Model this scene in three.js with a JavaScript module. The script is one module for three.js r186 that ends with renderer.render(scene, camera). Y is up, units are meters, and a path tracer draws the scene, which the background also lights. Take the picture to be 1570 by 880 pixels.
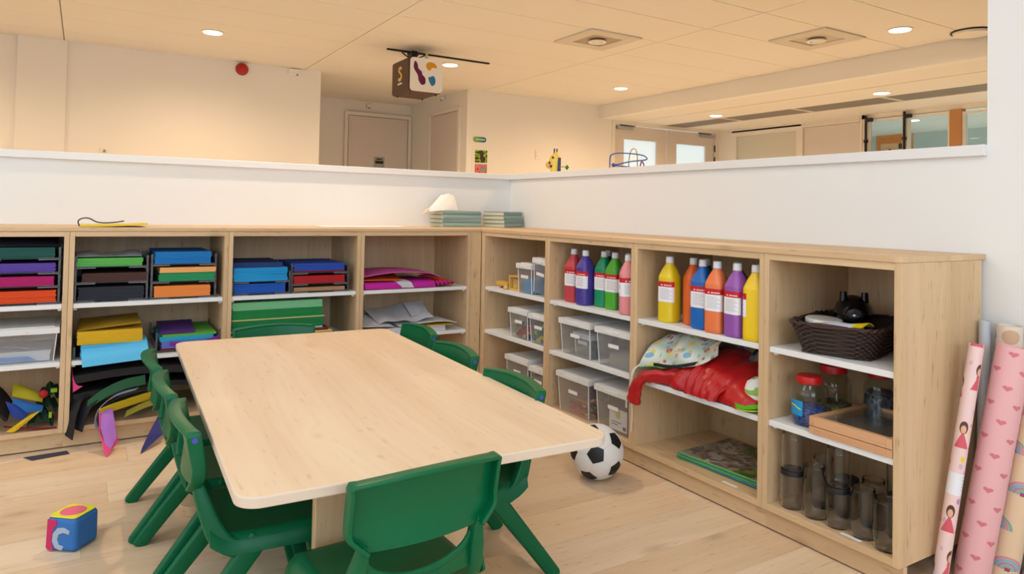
import * as THREE from 'three';
import { RoundedBoxGeometry } from 'three/addons/geometries/RoundedBoxGeometry.js';
import { mergeGeometries } from 'three/addons/utils/BufferGeometryUtils.js';
import { RectAreaLightUniformsLib } from 'three/addons/lights/RectAreaLightUniformsLib.js';

// ---------------------------------------------------------------- camera, sky, daylight, exposure
const scene = new THREE.Scene();
const FOCAL = 1072.06, YAW = 0.5502, PITCH = 0.0229, ROLL = 0.0196;
const camera = new THREE.PerspectiveCamera(2 * Math.atan(440 / FOCAL) * 180 / Math.PI, 1570 / 880, 0.05, 60);
camera.position.set(-2.2845, 0.9835, 3.7465);
{
  const fw = new THREE.Vector3(Math.sin(YAW) * Math.cos(PITCH), Math.sin(PITCH), -Math.cos(YAW) * Math.cos(PITCH));
  const r = new THREE.Vector3(Math.cos(YAW), 0, Math.sin(YAW)), u = r.clone().cross(fw);
  const r2 = r.clone().multiplyScalar(Math.cos(ROLL)).addScaledVector(u, Math.sin(ROLL));
  const u2 = u.clone().multiplyScalar(Math.cos(ROLL)).addScaledVector(r, -Math.sin(ROLL));
  camera.quaternion.setFromRotationMatrix(new THREE.Matrix4().makeBasis(r2, u2, fw.clone().negate()));
}
camera.setViewOffset(1570, 880, 0, 142.44, 1570, 880);           // shift lens: horizon above the middle
camera.updateProjectionMatrix();

const renderer = new THREE.WebGLRenderer();
renderer.toneMapping = THREE.LinearToneMapping;
renderer.toneMappingExposure = 1.0;
renderer.shadowMap.enabled = true;
RectAreaLightUniformsLib.init();

scene.background = new THREE.Color().setRGB(1.35, 1.47, 1.58);      // overcast sky outside the windows
const DAY = new THREE.Color().setRGB(0.75, 0.96, 1.25);            // daylight entering by the windows
const DAY_LEFT = 1.1, DAY_BACK = 3.4, PANEL = 2.1;
const WARM = new THREE.Color().setRGB(1, 0.67, 0.375);              // ceiling downlights
const LAMP = 11.8, LAMP_NOOK = 6.2;
const NOOK = new THREE.Color().setRGB(1, 0.80, 0.59);              // whiter downlights over the table corner
function daylight(w, h, x, y, z, tx, ty, tz, I) {
  const l = new THREE.RectAreaLight(DAY, I, w, h);
  l.position.set(x, y, z); l.lookAt(tx, ty, tz); l.name = 'window_daylight'; scene.add(l);
}
daylight(2.1, 1.5, -4.76, 1.6, 1.75, 0, 1.6, 1.75, DAY_LEFT);
daylight(2.1, 1.5, -4.76, 1.6, 4.35, 0, 1.6, 4.35, DAY_LEFT);
daylight(2.4, 1.5, -2.4, 1.6, 6.16, -2.4, 1.6, 0, DAY_BACK);

// ---------------------------------------------------------------- helpers
const V = (x, y, z) => new THREE.Vector3(x, y, z);
const PI = Math.PI;
function seeded(a) { return () => { a |= 0; a = a + 0x6D2B79F5 | 0; let t = Math.imul(a ^ a >>> 15, 1 | a); t = t + Math.imul(t ^ t >>> 7, 61 | t) ^ t; return ((t ^ t >>> 14) >>> 0) / 4294967296; }; }
const rnd = seeded(11), rr = (a, b) => a + (b - a) * rnd();
const used = {};
function numbered(n) { const k = used[n] = (used[n] ?? -1) + 1; return k ? n + '_' + String(k).padStart(3, '0') : n; }
function shade(o) { o.castShadow = true; o.receiveShadow = true; return o; }
function thing(name, label, category, p = [0, 0, 0], turn = 0, group) {
  const o = new THREE.Group(); o.name = numbered(name); o.position.set(...p); o.rotation.y = turn;
  o.userData = { label, category }; if (group) o.userData.group = group; scene.add(o); return o;
}
function P(parent, name, geo, m, label) {
  const o = shade(new THREE.Mesh(geo, m)); o.name = name; if (label) o.userData.label = label; parent.add(o); return o;
}
function solo(name, label, category, geo, m, p = [0, 0, 0], turn = 0, group) {
  const o = shade(new THREE.Mesh(geo, m)); o.name = numbered(name); o.position.set(...p); o.rotation.y = turn;
  o.userData = { label, category }; if (group) o.userData.group = group; scene.add(o); return o;
}
function struct(name, geo, m, label, category = 'wall') {
  const o = shade(new THREE.Mesh(geo, m)); o.name = name; o.userData = { kind: 'structure', label, category }; scene.add(o); return o;
}
function structGroup(name, label, category) {
  const o = new THREE.Group(); o.name = name; o.userData = { kind: 'structure', label, category }; scene.add(o); return o;
}
// --- geometry
function metreUV(g, grain = 'y', du = 0, dv = 0) {              // box projection, uv in metres, v along the grain
  if (g.index) g = g.toNonIndexed();
  const p = g.attributes.position, uv = new Float32Array(p.count * 2), a = V(), b = V(), c = V();
  const gi = { x: 0, y: 1, z: 2 }[grain];
  for (let i = 0; i < p.count; i += 3) {
    a.fromBufferAttribute(p, i); b.fromBufferAttribute(p, i + 1); c.fromBufferAttribute(p, i + 2);
    const n = b.clone().sub(a).cross(c.clone().sub(a)), m = [Math.abs(n.x), Math.abs(n.y), Math.abs(n.z)];
    const k = m.indexOf(Math.max(...m)); const rest = [0, 1, 2].filter((q) => q !== k);
    let v = rest.includes(gi) ? gi : rest[1], u = rest.find((q) => q !== v);
    for (let j = 0; j < 3; j++) { const q = [p.getX(i + j), p.getY(i + j), p.getZ(i + j)]; uv[(i + j) * 2] = q[u] + du; uv[(i + j) * 2 + 1] = q[v] + dv; }
  }
  g.setAttribute('uv', new THREE.BufferAttribute(uv, 2)); return g;
}
function box(w, h, d, x = 0, y = 0, z = 0, grain = 'y') { const g = new THREE.BoxGeometry(w, h, d); g.translate(x, y, z); return metreUV(g, grain, rnd() * 3, rnd() * 3); }
function rbox(w, h, d, r, x = 0, y = 0, z = 0, grain = 'y', seg = 1) {
  r = Math.min(r, w / 2.02, h / 2.02, d / 2.02);
  const g = new RoundedBoxGeometry(w, h, d, seg, r); g.translate(x, y, z); return metreUV(g, grain, rnd() * 3, rnd() * 3);
}
function between(x0, x1, y0, y1, z0, z1, grain = 'y', r = 0) {
  const a = [x1 - x0, y1 - y0, z1 - z0, (x0 + x1) / 2, (y0 + y1) / 2, (z0 + z1) / 2];
  return r ? rbox(a[0], a[1], a[2], r, a[3], a[4], a[5], grain) : box(...a, grain);
}
function cyl(r0, r1, h, x = 0, y = 0, z = 0, seg = 20, axis = 'y') {
  const g = new THREE.CylinderGeometry(r1, r0, h, seg);
  if (axis === 'x') g.rotateZ(-PI / 2); if (axis === 'z') g.rotateX(PI / 2);
  g.translate(x, y, z); return g;
}
function lathe(pts, seg = 32) { return new THREE.LatheGeometry(pts.map(([r, y]) => new THREE.Vector2(Math.max(r, 0.00001), y)), seg); }
function bare(g) { g = g.index ? g.toNonIndexed() : g; for (const k of Object.keys(g.attributes)) if (!['position', 'normal', 'uv'].includes(k)) g.deleteAttribute(k); return g; }
function join(...gs) { return mergeGeometries(gs.flat().map(bare)); }
// a sheet of thickness t over fn(u,v) -> Vector3
function shell(fn, nu, nv, t, su = 1, sv = 1) {
  const pos = [], uv = [], idx = [], e = 1e-3, at = [];
  for (let j = 0; j <= nv; j++) for (let i = 0; i <= nu; i++) {
    const u = i / nu, v = j / nv, p = fn(u, v);
    const du = fn(Math.min(u + e, 1), v).sub(fn(Math.max(u - e, 0), v)), dv = fn(u, Math.min(v + e, 1)).sub(fn(u, Math.max(v - e, 0)));
    let n = du.cross(dv); n = n.lengthSq() > 1e-20 ? n.normalize() : V(0, 1, 0);
    at.push([p, n, u, v]);
  }
  const face = (s) => { const o = pos.length / 3; for (const [p, n, u, v] of at) { pos.push(p.x + n.x * s * t / 2, p.y + n.y * s * t / 2, p.z + n.z * s * t / 2); uv.push(u * su, v * sv); } return o; };
  const a = face(1), b = face(-1), w = nu + 1;
  for (let j = 0; j < nv; j++) for (let i = 0; i < nu; i++) {
    const q = j * w + i;
    idx.push(a + q, a + q + 1, a + q + w, a + q + 1, a + q + w + 1, a + q + w, b + q, b + q + w, b + q + 1, b + q + 1, b + q + w, b + q + w + 1);
  }
  const rim = (list) => {
    const o = pos.length / 3;
    for (const q of list) for (const f of [a, b]) { pos.push(...pos.slice((f + q) * 3, (f + q) * 3 + 3)); uv.push(...uv.slice((f + q) * 2, (f + q) * 2 + 2)); }
    for (let k = 0; k < list.length - 1; k++) { const c = o + k * 2; idx.push(c, c + 1, c + 2, c + 1, c + 3, c + 2); }
  };
  const row = (j) => Array.from({ length: w }, (_, i) => j * w + i), col = (i) => Array.from({ length: nv + 1 }, (_, j) => j * w + i);
  rim(row(0).reverse()); rim(row(nv)); rim(col(0)); rim(col(nu).reverse());
  const g = new THREE.BufferGeometry(); g.setAttribute('position', new THREE.Float32BufferAttribute(pos, 3)); g.setAttribute('uv', new THREE.Float32BufferAttribute(uv, 2)); g.setIndex(idx); g.computeVertexNormals(); return g;
}
// a bar swept through points, rounded-rectangle section [width, height] at each point, width along side
function sweep(pts, secs, side = V(1, 0, 0), k = 16, power = 0.5) {
  const pos = [], uv = [], idx = []; let len = 0;
  pts.forEach((p, i) => {
    const T = (pts[i + 1] ?? p).clone().sub(pts[i - 1] ?? p).normalize(), S = side.clone().addScaledVector(T, -side.dot(T)).normalize(), N = T.clone().cross(S);
    if (i) len += p.distanceTo(pts[i - 1]); const [w, h] = secs[Math.min(i, secs.length - 1)];
    for (let j = 0; j <= k; j++) {
      const a = j / k * 2 * PI, c = Math.cos(a), s = Math.sin(a), q = p.clone().addScaledVector(S, w / 2 * Math.sign(c) * Math.abs(c) ** power).addScaledVector(N, h / 2 * Math.sign(s) * Math.abs(s) ** power);
      pos.push(q.x, q.y, q.z); uv.push(j / k, len);
    }
  });
  const w = k + 1;
  for (let i = 0; i < pts.length - 1; i++) for (let j = 0; j < k; j++) { const q = i * w + j; idx.push(q, q + 1, q + w, q + 1, q + w + 1, q + w); }
  for (const [i, f] of [[0, 1], [pts.length - 1, 0]]) {
    const o = pos.length / 3; pos.push(pts[i].x, pts[i].y, pts[i].z); uv.push(0, 0);
    for (let j = 0; j <= k; j++) { pos.push(...pos.slice((i * w + j) * 3, (i * w + j) * 3 + 3)); uv.push(0, 0); }
    for (let j = 0; j < k; j++) f ? idx.push(o, o + j + 2, o + j + 1) : idx.push(o, o + j + 1, o + j + 2);
  }
  const g = new THREE.BufferGeometry(); g.setAttribute('position', new THREE.Float32BufferAttribute(pos, 3)); g.setAttribute('uv', new THREE.Float32BufferAttribute(uv, 2)); g.setIndex(idx); g.computeVertexNormals(); return g;
}
function curve(list, n = 16) { return new THREE.CatmullRomCurve3(list.map((p) => Array.isArray(p) ? V(...p) : p)).getPoints(n); }
function cord(list, r, n = 24) { return sweep(curve(list, n), [[2 * r, 2 * r]], V(0.3, 0.5, 0.8), 8, 1); }
// sheet that follows a path, of a given width vector
function ribbon(list, wv, t = 0.0012, n = 14) {
  const c = new THREE.CatmullRomCurve3(list.map((p) => V(...p))), w = V(...wv);
  return shell((u, v) => c.getPoint(u).addScaledVector(w, v - 0.5), n, 2, t, c.getLength(), w.length());
}
// flat four-cornered sheet with a bulge
function quad(a, b, c, d, bulge = [0, 0, 0], t = 0.0012) {
  [a, b, c, d] = [a, b, c, d].map((p) => V(...p)); const g = V(...bulge);
  return shell((u, v) => a.clone().lerp(b, u).lerp(d.clone().lerp(c, u), v).addScaledVector(g, Math.sin(PI * u) * Math.sin(PI * v)), 8, 6, t, 0.2, 0.2);
}
function loft(secs, k = 40, a0 = 0, a1 = 2 * PI, cap = true) {       // [y, half x, half z, exponent, dx, dz]
  const pos = [], uv = [], idx = [], w = k + 1;
  for (const [y, hx, hz, n, dx = 0, dz = 0] of secs) for (let j = 0; j <= k; j++) {
    const a = a0 + (a1 - a0) * j / k, c = Math.cos(a), s = Math.sin(a);
    pos.push(dx + hx * Math.sign(c) * Math.abs(c) ** (2 / n), y, dz + hz * Math.sign(s) * Math.abs(s) ** (2 / n)); uv.push(1 - j / k, (y - secs[0][0]) / (secs.at(-1)[0] - secs[0][0]));
  }
  for (let i = 0; i < secs.length - 1; i++) for (let j = 0; j < k; j++) { const q = i * w + j; idx.push(q, q + w, q + 1, q + 1, q + w, q + w + 1); }
  if (cap) for (const [i, f] of [[0, 1], [secs.length - 1, 0]]) {
    const o = pos.length / 3, [y, , , , dx = 0, dz = 0] = secs[i]; pos.push(dx, y, dz); uv.push(0.5, 0.5);
    for (let j = 0; j <= k; j++) { pos.push(...pos.slice((i * w + j) * 3, (i * w + j) * 3 + 3)); uv.push(0.5, 0.5); }
    for (let j = 0; j < k; j++) f ? idx.push(o, o + j + 1, o + j + 2) : idx.push(o, o + j + 2, o + j + 1);
  }
  const g = new THREE.BufferGeometry(); g.setAttribute('position', new THREE.Float32BufferAttribute(pos, 3)); g.setAttribute('uv', new THREE.Float32BufferAttribute(uv, 2)); g.setIndex(idx); g.computeVertexNormals(); return g;
}
function plate(shapePts, depth, holes = [], smooth = false) {        // flat outline in xy, extruded along z from 0
  const mk = (pts, C) => { const s = new C(); if (smooth) { const c = new THREE.CatmullRomCurve3(pts.map(([x, y]) => V(x, y, 0)), true).getPoints(48); c.forEach((p, i) => i ? s.lineTo(p.x, p.y) : s.moveTo(p.x, p.y)); } else { pts.forEach(([x, y], i) => i ? s.lineTo(x, y) : s.moveTo(x, y)); } s.closePath(); return s; };
  const s = mk(shapePts, THREE.Shape); for (const h of holes) s.holes.push(mk(h, THREE.Path));
  return new THREE.ExtrudeGeometry(s, { depth, bevelEnabled: false });
}
function roundRect(w, h, r, n = 6) { const o = []; for (const [cx, cy, a] of [[w / 2 - r, h / 2 - r, 0], [-w / 2 + r, h / 2 - r, PI / 2], [-w / 2 + r, -h / 2 + r, PI], [w / 2 - r, -h / 2 + r, 1.5 * PI]]) for (let i = 0; i <= n; i++) { const t = a + i / n * PI / 2; o.push([cx + r * Math.cos(t), cy + r * Math.sin(t)]); } return o; }

// ---------------------------------------------------------------- textures
function lattice(seed) {
  const h = (x, y) => { let n = Math.imul(x + 374761 * seed, 374761393) + Math.imul(y + 7919, 668265263) | 0; n = Math.imul(n ^ n >>> 13, 1274126177); return ((n ^ n >>> 16) >>> 0) / 4294967296; };
  return (x, y, px, py) => {                                       // value noise that repeats after px, py cells
    const xi = Math.floor(x), yi = Math.floor(y), f = x - xi, g = y - yi, s = f * f * (3 - 2 * f), t = g * g * (3 - 2 * g), m = (a, b) => ((a % b) + b) % b;
    const a = h(m(xi, px), m(yi, py)), b = h(m(xi + 1, px), m(yi, py)), c = h(m(xi, px), m(yi + 1, py)), d = h(m(xi + 1, px), m(yi + 1, py));
    return a + (b - a) * s + (c - a) * t + (a - b - c + d) * s * t;
  };
}
function texture(w, h, fn, rx = 1, ry = 1, srgb = true) {
  const d = new Uint8Array(w * h * 4);
  for (let y = 0; y < h; y++) for (let x = 0; x < w; x++) { const c = fn(x / w, y / h), o = (y * w + x) * 4; for (let k = 0; k < 3; k++) d[o + k] = Math.max(0, Math.min(255, c[k])); d[o + 3] = 255; }
  const t = new THREE.DataTexture(d, w, h); t.wrapS = t.wrapT = THREE.RepeatWrapping; t.magFilter = THREE.LinearFilter; t.minFilter = THREE.LinearMipmapLinearFilter; t.generateMipmaps = true;
  if (srgb) t.colorSpace = THREE.SRGBColorSpace; t.repeat.set(rx, ry); t.needsUpdate = true; return t;
}
function canvasTex(w, h, draw) {
  const c = document.createElement('canvas'); c.width = w; c.height = h; draw(c.getContext('2d'), w, h);
  const t = new THREE.CanvasTexture(c); t.colorSpace = THREE.SRGBColorSpace; t.wrapS = t.wrapT = THREE.RepeatWrapping; return t;
}
const mixc = (a, b, t) => [a[0] + (b[0] - a[0]) * t, a[1] + (b[1] - a[1]) * t, a[2] + (b[2] - a[2]) * t];
function oakTexture(seed, pale, dark, pore, W, L, figure) {          // W x L metres, grain along v
  const n = lattice(seed), kn = seeded(seed * 77), knots = Array.from({ length: figure.knots }, () => [kn(), kn(), 0.008 + 0.014 * kn()]);
  return texture(512, 1024, (u, v) => {
    let warp = (n(u * 3, v * 2, 3, 2) - 0.5) * 0.10 + (n(u * 6, v * 6, 6, 6) - 0.5) * 0.025, knot = 0;
    for (const [ku, kv, kr] of knots) {
      let dx = Math.abs(u - ku), dy = Math.abs(v - kv); dx = Math.min(dx, 1 - dx) * W; dy = Math.min(dy, 1 - dy) * L; const q = Math.hypot(dx, dy / 2.2);
      warp += 0.05 * Math.exp(-((q / (kr * 3)) ** 2)); knot = Math.max(knot, Math.exp(-((q / kr) ** 2)));
    }
    const x = u + warp, wide = n(x * 7, v * 2, 7, 2), mid = n(x * 22, v * 4, 22, 4), fine = n(x * 90, v * 9, 90, 9), thin = n(u * 240, v * 40, 240, 40);
    const rings = 0.5 + 0.5 * Math.sin(2 * PI * x * figure.rings);
    let t = 0.36 * wide + 0.24 * mid + 0.2 * fine + figure.ring * rings;
    let c = mixc(pale, dark, Math.min(1, t * 1.05));
    if (thin > 0.80 && fine > 0.45) c = mixc(c, pore, (thin - 0.80) * 2.2);
    return mixc(c, pore, knot * figure.dark);
  }, 1 / W, 1 / L);
}
const oakCabinet = oakTexture(3, [231, 199, 156], [200, 164, 122], [142, 108, 76], 0.9, 1.8, { knots: 4, rings: 9, ring: 0.12, dark: 0.35 });
const oakTable = oakTexture(5, [236, 214, 186], [216, 186, 151], [186, 150, 110], 0.9, 1.8, { knots: 4, rings: 5, ring: 0.2, dark: 0.25 });
const oakFloor = oakTexture(9, [243, 220, 190], [221, 191, 156], [164, 128, 94], 0.6, 1.6, { knots: 6, rings: 5, ring: 0.16, dark: 0.35 });
const M = {}; 
function std(o) { return new THREE.MeshStandardMaterial(o); }
const flat = {}; function paint(hex, rough = 0.7, metal = 0) { const k = hex + rough + metal; return flat[k] ??= std({ color: hex, roughness: rough, metalness: metal }); }
M.oak = std({ map: oakCabinet, roughness: 0.5 });
M.table = std({ map: oakTable, roughness: 0.42 });
M.floor = [0, 1, 2].map((k) => std({ map: oakFloor, roughness: 0.46, color: ['#ffffff', '#f6efe8', '#fff8ef'][k] }));
const plasterNoise = lattice(21);
const plaster = texture(256, 256, (u, v) => { const k = 128 + 60 * (plasterNoise(u * 60, v * 60, 60, 60) - 0.5) + 40 * (plasterNoise(u * 140, v * 140, 140, 140) - 0.5); return [k, k, k]; }, 1.2, 1.2, false);
M.wall = std({ color: '#eeece8', roughness: 0.85, bumpMap: plaster, bumpScale: 0.0006 });
M.cap = std({ color: '#ebeae8', roughness: 0.45 });
M.tile = std({ color: '#ebe7e0', roughness: 0.9, bumpMap: plaster, bumpScale: 0.0008 });
M.white = paint('#efece6', 0.5); M.shelf = std({ color: '#ecebe8', roughness: 0.45 });
M.frame = paint('#ece6dc', 0.45); M.leaf = paint('#dcd4cf', 0.45); M.black = paint('#15151a', 0.5); M.dark = paint('#26262c', 0.55); M.grey = paint('#8f9094', 0.5);
M.steel = paint('#b9bbbd', 0.3, 0.9);
M.pane = new THREE.MeshPhysicalMaterial({ color: '#f4f8f8', transmission: 1, thickness: 0, roughness: 0.02, ior: 1.5 });
M.frosted = new THREE.MeshPhysicalMaterial({ color: '#f4f8f6', transmission: 0.8, thickness: 0, roughness: 0.75, ior: 1.5 });
M.clear = new THREE.MeshPhysicalMaterial({ color: '#fbfcfc', transmission: 0.93, thickness: 0, roughness: 0.07, ior: 1.45 });
M.lid = new THREE.MeshPhysicalMaterial({ color: '#f1efeb', transmission: 0.12, thickness: 0, roughness: 0.4 });
M.glass = new THREE.MeshPhysicalMaterial({ color: '#ffffff', transmission: 1, thickness: 0.004, roughness: 0.02, ior: 1.3 });
M.jar = new THREE.MeshPhysicalMaterial({ color: '#eef1ee', transmission: 1, thickness: 0, roughness: 0.03, ior: 1.5 });
M.smoke = new THREE.MeshPhysicalMaterial({ color: '#6a6a70', transmission: 0.35, thickness: 0, roughness: 0.25 });
M.green = new THREE.MeshPhysicalMaterial({ color: '#026039', roughness: 0.34, specularIntensity: 0.5 });
// ---------------------------------------------------------------- the setting
const CEIL = 2.6, LOW = 2.4;
{ // floor: substrate, oak planks one by one where the photograph shows them, the same boards as one field beyond
  const f = struct('floor', between(-4.9, 9.6, -0.12, -0.012, -6.7, 6.3), paint('#6b5138', 0.9), 'pale oak plank floor of the play room', 'floor');
  const Z0 = -0.05, PW = 0.19, PL = 1.27;
  for (let r = 0; r < 22; r++) {
    const z = Z0 + r * PW; let x = -3.9 + ((r * 0.47) % 1) * PL - PL;
    while (x < 0) {
      const a = Math.max(x, -3.9), b = Math.min(x + PL, 0.0); x += PL; if (b - a < 0.03) continue;
      P(f, 'plank', between(a + 0.0003, b - 0.0003, -0.012, 0, z + 0.0003, z + PW - 0.0003, 'x'), M.floor[Math.floor(rnd() * 3)]);
    }
  }
  const ze = Z0 + 22 * PW;
  P(f, 'vinyl_field', join(between(-4.9, 9.6, -0.012, 0, -6.7, Z0), between(0, 9.6, -0.012, 0, Z0, 6.3)), std({ color: '#e4ded4', roughness: 0.55, bumpMap: plaster, bumpScale: 0.0003 }), 'pale vinyl floor of the far room');
  const o = P(f, 'plank_field', join(between(-4.9, 0, -0.012, 0, ze, 6.3, 'x'), between(-4.9, -3.9, -0.012, 0, Z0, ze, 'x')), M.floor[0]); o.userData.kind = 'stuff';
}
struct('wall_partition_left', between(-4.8, 0.1, 0, 1.172, -0.1, 0), M.wall, 'low white partition wall behind the long paper shelves');
struct('trim_1', between(-4.8, 0.115, 1.172, 1.206, -0.115, 0.018, 'x', 0.003), M.cap, 'white cap board along the low partition behind paper shelves', 'trim');
struct('wall_partition_right', between(0, 0.1, 0, 1.172, 0, 2.716), M.wall, 'low white partition wall behind the paint bottle shelves');
struct('trim_2', between(-0.018, 0.118, 1.172, 1.206, 0.018, 2.716, 'z', 0.003), M.cap, 'white cap board along the low partition behind paint shelves', 'trim');
struct('wall_column', between(0, 0.12, 0, CEIL, 2.716, 6.2), M.wall, 'full height white wall at the end of the low partition');
struct('wall_far', between(-4.8, 0.11, 0, CEIL, -4.72, -4.6), M.wall, 'long plain wall of the far room beyond the partition');
struct('trim_3', between(-2.87, -2.46, 0, CEIL, -4.6, -4.565), M.wall, 'flat pilaster strip on the far wall', 'trim');
struct('wall_alcove_left', between(0.0, 0.11, 0, CEIL, -6.5, -4.72), M.wall, 'hidden side wall of the recessed entrance');
struct('wall_alcove_back', between(0.0, 2.2, 0, CEIL, -6.62, -6.5), M.wall, 'back wall of the recessed entrance');
{
  const w = struct('wall_alcove_right', join(between(2.1, 2.2, 0, CEIL, -6.5, -5.76), between(2.1, 2.2, 2.34, CEIL, -5.76, -4.83), between(2.1, 2.2, 0, CEIL, -4.83, -4.6)), M.wall, 'side wall of the recessed entrance with a door');
}
struct('wall_far_right', join(between(2.2, 4.61, 0, CEIL, -4.72, -4.6), between(6.95, 7.07, 0, LOW, -4.72, -4.6), between(4.37, 7.07, LOW, CEIL, -4.72, -4.6)), M.wall, 'far wall with picture board and switch, beside double doors');
struct('wall_left', join(between(-4.92, -4.8, 0, 0.82, -4.72, 6.3), between(-4.92, -4.8, 2.38, CEIL, -4.72, 6.3), between(-4.92, -4.8, 0.82, 2.38, -4.72, 0.68), between(-4.92, -4.8, 0.82, 2.38, 2.82, 3.28), between(-4.92, -4.8, 0.82, 2.38, 5.42, 6.3)), M.wall, 'outer wall with two wide windows');
struct('wall_back', join(between(-4.8, 7.07, 0, 0.82, 6.2, 6.32), between(-4.8, 7.07, 2.38, CEIL, 6.2, 6.32), between(-4.8, -3.62, 0.82, 2.38, 6.2, 6.32), between(-1.18, 7.07, 0.82, 2.38, 6.2, 6.32)), M.wall, 'outer wall with one wide window');
function outerWindow(n, label, cx, cz, w, alongZ) {
  const g = structGroup('window_' + n, label, 'window'); g.position.set(cx, 1.6, cz); if (alongZ) g.rotation.y = PI / 2;
  const h = 1.56, b = 0.05;
  P(g, 'window_frame', join(between(-w / 2, w / 2, h / 2 - b, h / 2, -0.03, 0.03), between(-w / 2, w / 2, -h / 2, -h / 2 + b, -0.03, 0.03), between(-w / 2, -w / 2 + b, -h / 2 + b, h / 2 - b, -0.03, 0.03), between(w / 2 - b, w / 2, -h / 2 + b, h / 2 - b, -0.03, 0.03), between(-b / 2, b / 2, -h / 2 + b, h / 2 - b, -0.03, 0.03)), M.frame);
  for (const s of [-1, 1]) P(g, 'pane', box(w / 2 - 1.5 * b, h - 2 * b, 0.006, s * (w / 4 - b / 4), 0, 0), M.pane);
}
outerWindow(1, 'wide window in the outer wall near the paper shelves', -4.86, 1.75, 2.14, true);
outerWindow(2, 'wide window in the outer wall far from the shelves', -4.86, 4.35, 2.14, true);
outerWindow(3, 'wide window in the wall facing the paper shelves', -2.4, 6.26, 2.44, false);

// ceilings
{
  const c = struct('ceiling', between(-4.9, 4.37, CEIL + 0.02, 2.75, -6.7, 6.3), paint('#e6e2dc', 0.9), 'suspended ceiling of long white acoustic tiles', 'ceiling');
  const xs = [-4.895, -2.49, -0.085, 2.32, 4.37], z0 = -1.755 - 0.6 * 8;
  for (let i = 0; i < 4; i++) for (let k = 0; k < 21; k++) {
    const za = z0 + 0.6 * k, zb = za + 0.6; if (za > 6.2) continue;
    P(c, 'ceiling_tile', between(xs[i] + 0.004, xs[i + 1] - 0.004, CEIL, CEIL + 0.018, za + 0.003, zb - 0.003, 'x', 0.004), M.tile);
  }
  struct('ceiling_beam', between(4.37, 4.5, LOW, 2.75, -4.6, 6.2), M.wall, 'step in the ceiling where the lower corridor ceiling begins', 'beam');
  const l = struct('ceiling_corridor', between(4.5, 9.6, LOW + 0.03, 2.55, -4.6, 6.2), paint('#e6e2dc', 0.9), 'lower ceiling of the corridor beside the glazed front', 'ceiling');
  for (const [a, b] of [[4.5, 5.015], [5.04, 5.69], [6.2, 6.945], [6.945, 9.6]]) P(l, 'ceiling_panel', between(a, b, LOW, LOW + 0.03, -4.6, 6.2, 'z'), M.tile);
  for (let k = 0; k < 5; k++) {
    const g = thing('ceiling_grille', 'long slatted grey air grille in the corridor ceiling', 'grille', [5.945, LOW, -4.05 + k * 1.22], 0, 'air grilles of the corridor ceiling');
    P(g, 'frame', join(between(-0.25, -0.235, 0, 0.028, -0.58, 0.58), between(0.235, 0.25, 0, 0.028, -0.58, 0.58), between(-0.25, 0.25, 0, 0.028, -0.595, -0.58), between(-0.25, 0.25, 0, 0.028, 0.58, 0.595)), M.frame);
    for (let s = 0; s < 12; s++) P(g, 'slat', between(-0.229 + s * 0.0385, -0.199 + s * 0.0385, 0.004, 0.026, -0.58, 0.58), paint('#8d8a84', 0.6));
  }
}
// doors
function hinge(parent, x, y, z) { P(parent, 'hinge', cyl(0.012, 0.012, 0.11, x, y, z, 10), M.dark); }
function glassDoor(n, label, x0, x1, s) {
  const g = structGroup('door_' + n, label, 'door'), z = -4.66, w = x1 - x0, gx0 = x0 + w * 0.19, gx1 = x1 - w * 0.19;
  P(g, 'door_leaf', join(between(x0, gx0, 0.01, 2.34, z - 0.02, z + 0.02), between(gx1, x1, 0.01, 2.34, z - 0.02, z + 0.02), between(gx0, gx1, 2.13, 2.34, z - 0.02, z + 0.02), between(gx0, gx1, 0.01, 0.9, z - 0.02, z + 0.02)), M.leaf);
  P(g, 'glazing', between(gx0, gx1, 0.9, 2.13, z - 0.005, z + 0.005), M.frosted, 'frosted glass panel');
  P(g, 'door_closer', rbox(0.32, 0.05, 0.05, 0.006, s > 0 ? x0 + 0.2 : x1 - 0.2, 2.30, z + 0.045), M.steel);
  P(g, 'closer_arm', rbox(0.3, 0.012, 0.02, 0.003, s > 0 ? x0 + 0.26 : x1 - 0.26, 2.335, z + 0.05), M.dark);
  for (const y of [1.9, 2.1, 0.3]) hinge(g, s > 0 ? x0 - 0.004 : x1 + 0.004, y, z + 0.03);
}
glassDoor(1, 'left leaf of the white double doors with frosted glass', 4.68, 5.79, 1);
glassDoor(2, 'right leaf of the white double doors with frosted glass', 5.81, 6.9, -1);
struct('trim_4', join(between(4.61, 4.67, 0, LOW, -4.70, -4.585), between(6.91, 6.95, 0, LOW, -4.70, -4.585), between(4.67, 6.91, 2.35, LOW, -4.70, -4.585)), M.frame, 'frame around the white double doors', 'trim');
{
  const g = structGroup('door_3', 'closed flush door with a small sign in the recess', 'door');
  P(g, 'door_frame', join(between(1.02, 1.07, 0, 2.42, -6.5, -6.45), between(2.04, 2.09, 0, 2.42, -6.5, -6.45), between(1.07, 2.04, 2.37, 2.42, -6.5, -6.45)), M.frame);
  P(g, 'door_leaf', between(1.085, 2.03, 0.01, 2.36, -6.5, -6.468), M.leaf);
  const s = P(g, 'door_sign', between(1.49, 1.66, 1.60, 1.76, -6.468, -6.462), paint('#a9aaa6', 0.6), 'small grey door sign');
  P(s, 'sign_print', join(between(1.51, 1.64, 1.655, 1.70, -6.462, -6.46), between(1.53, 1.62, 1.715, 1.735, -6.462, -6.46)), M.dark);
  P(g, 'door_handle', rbox(0.12, 0.02, 0.02, 0.006, 1.95, 1.05, -6.43), M.steel);
}
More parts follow.
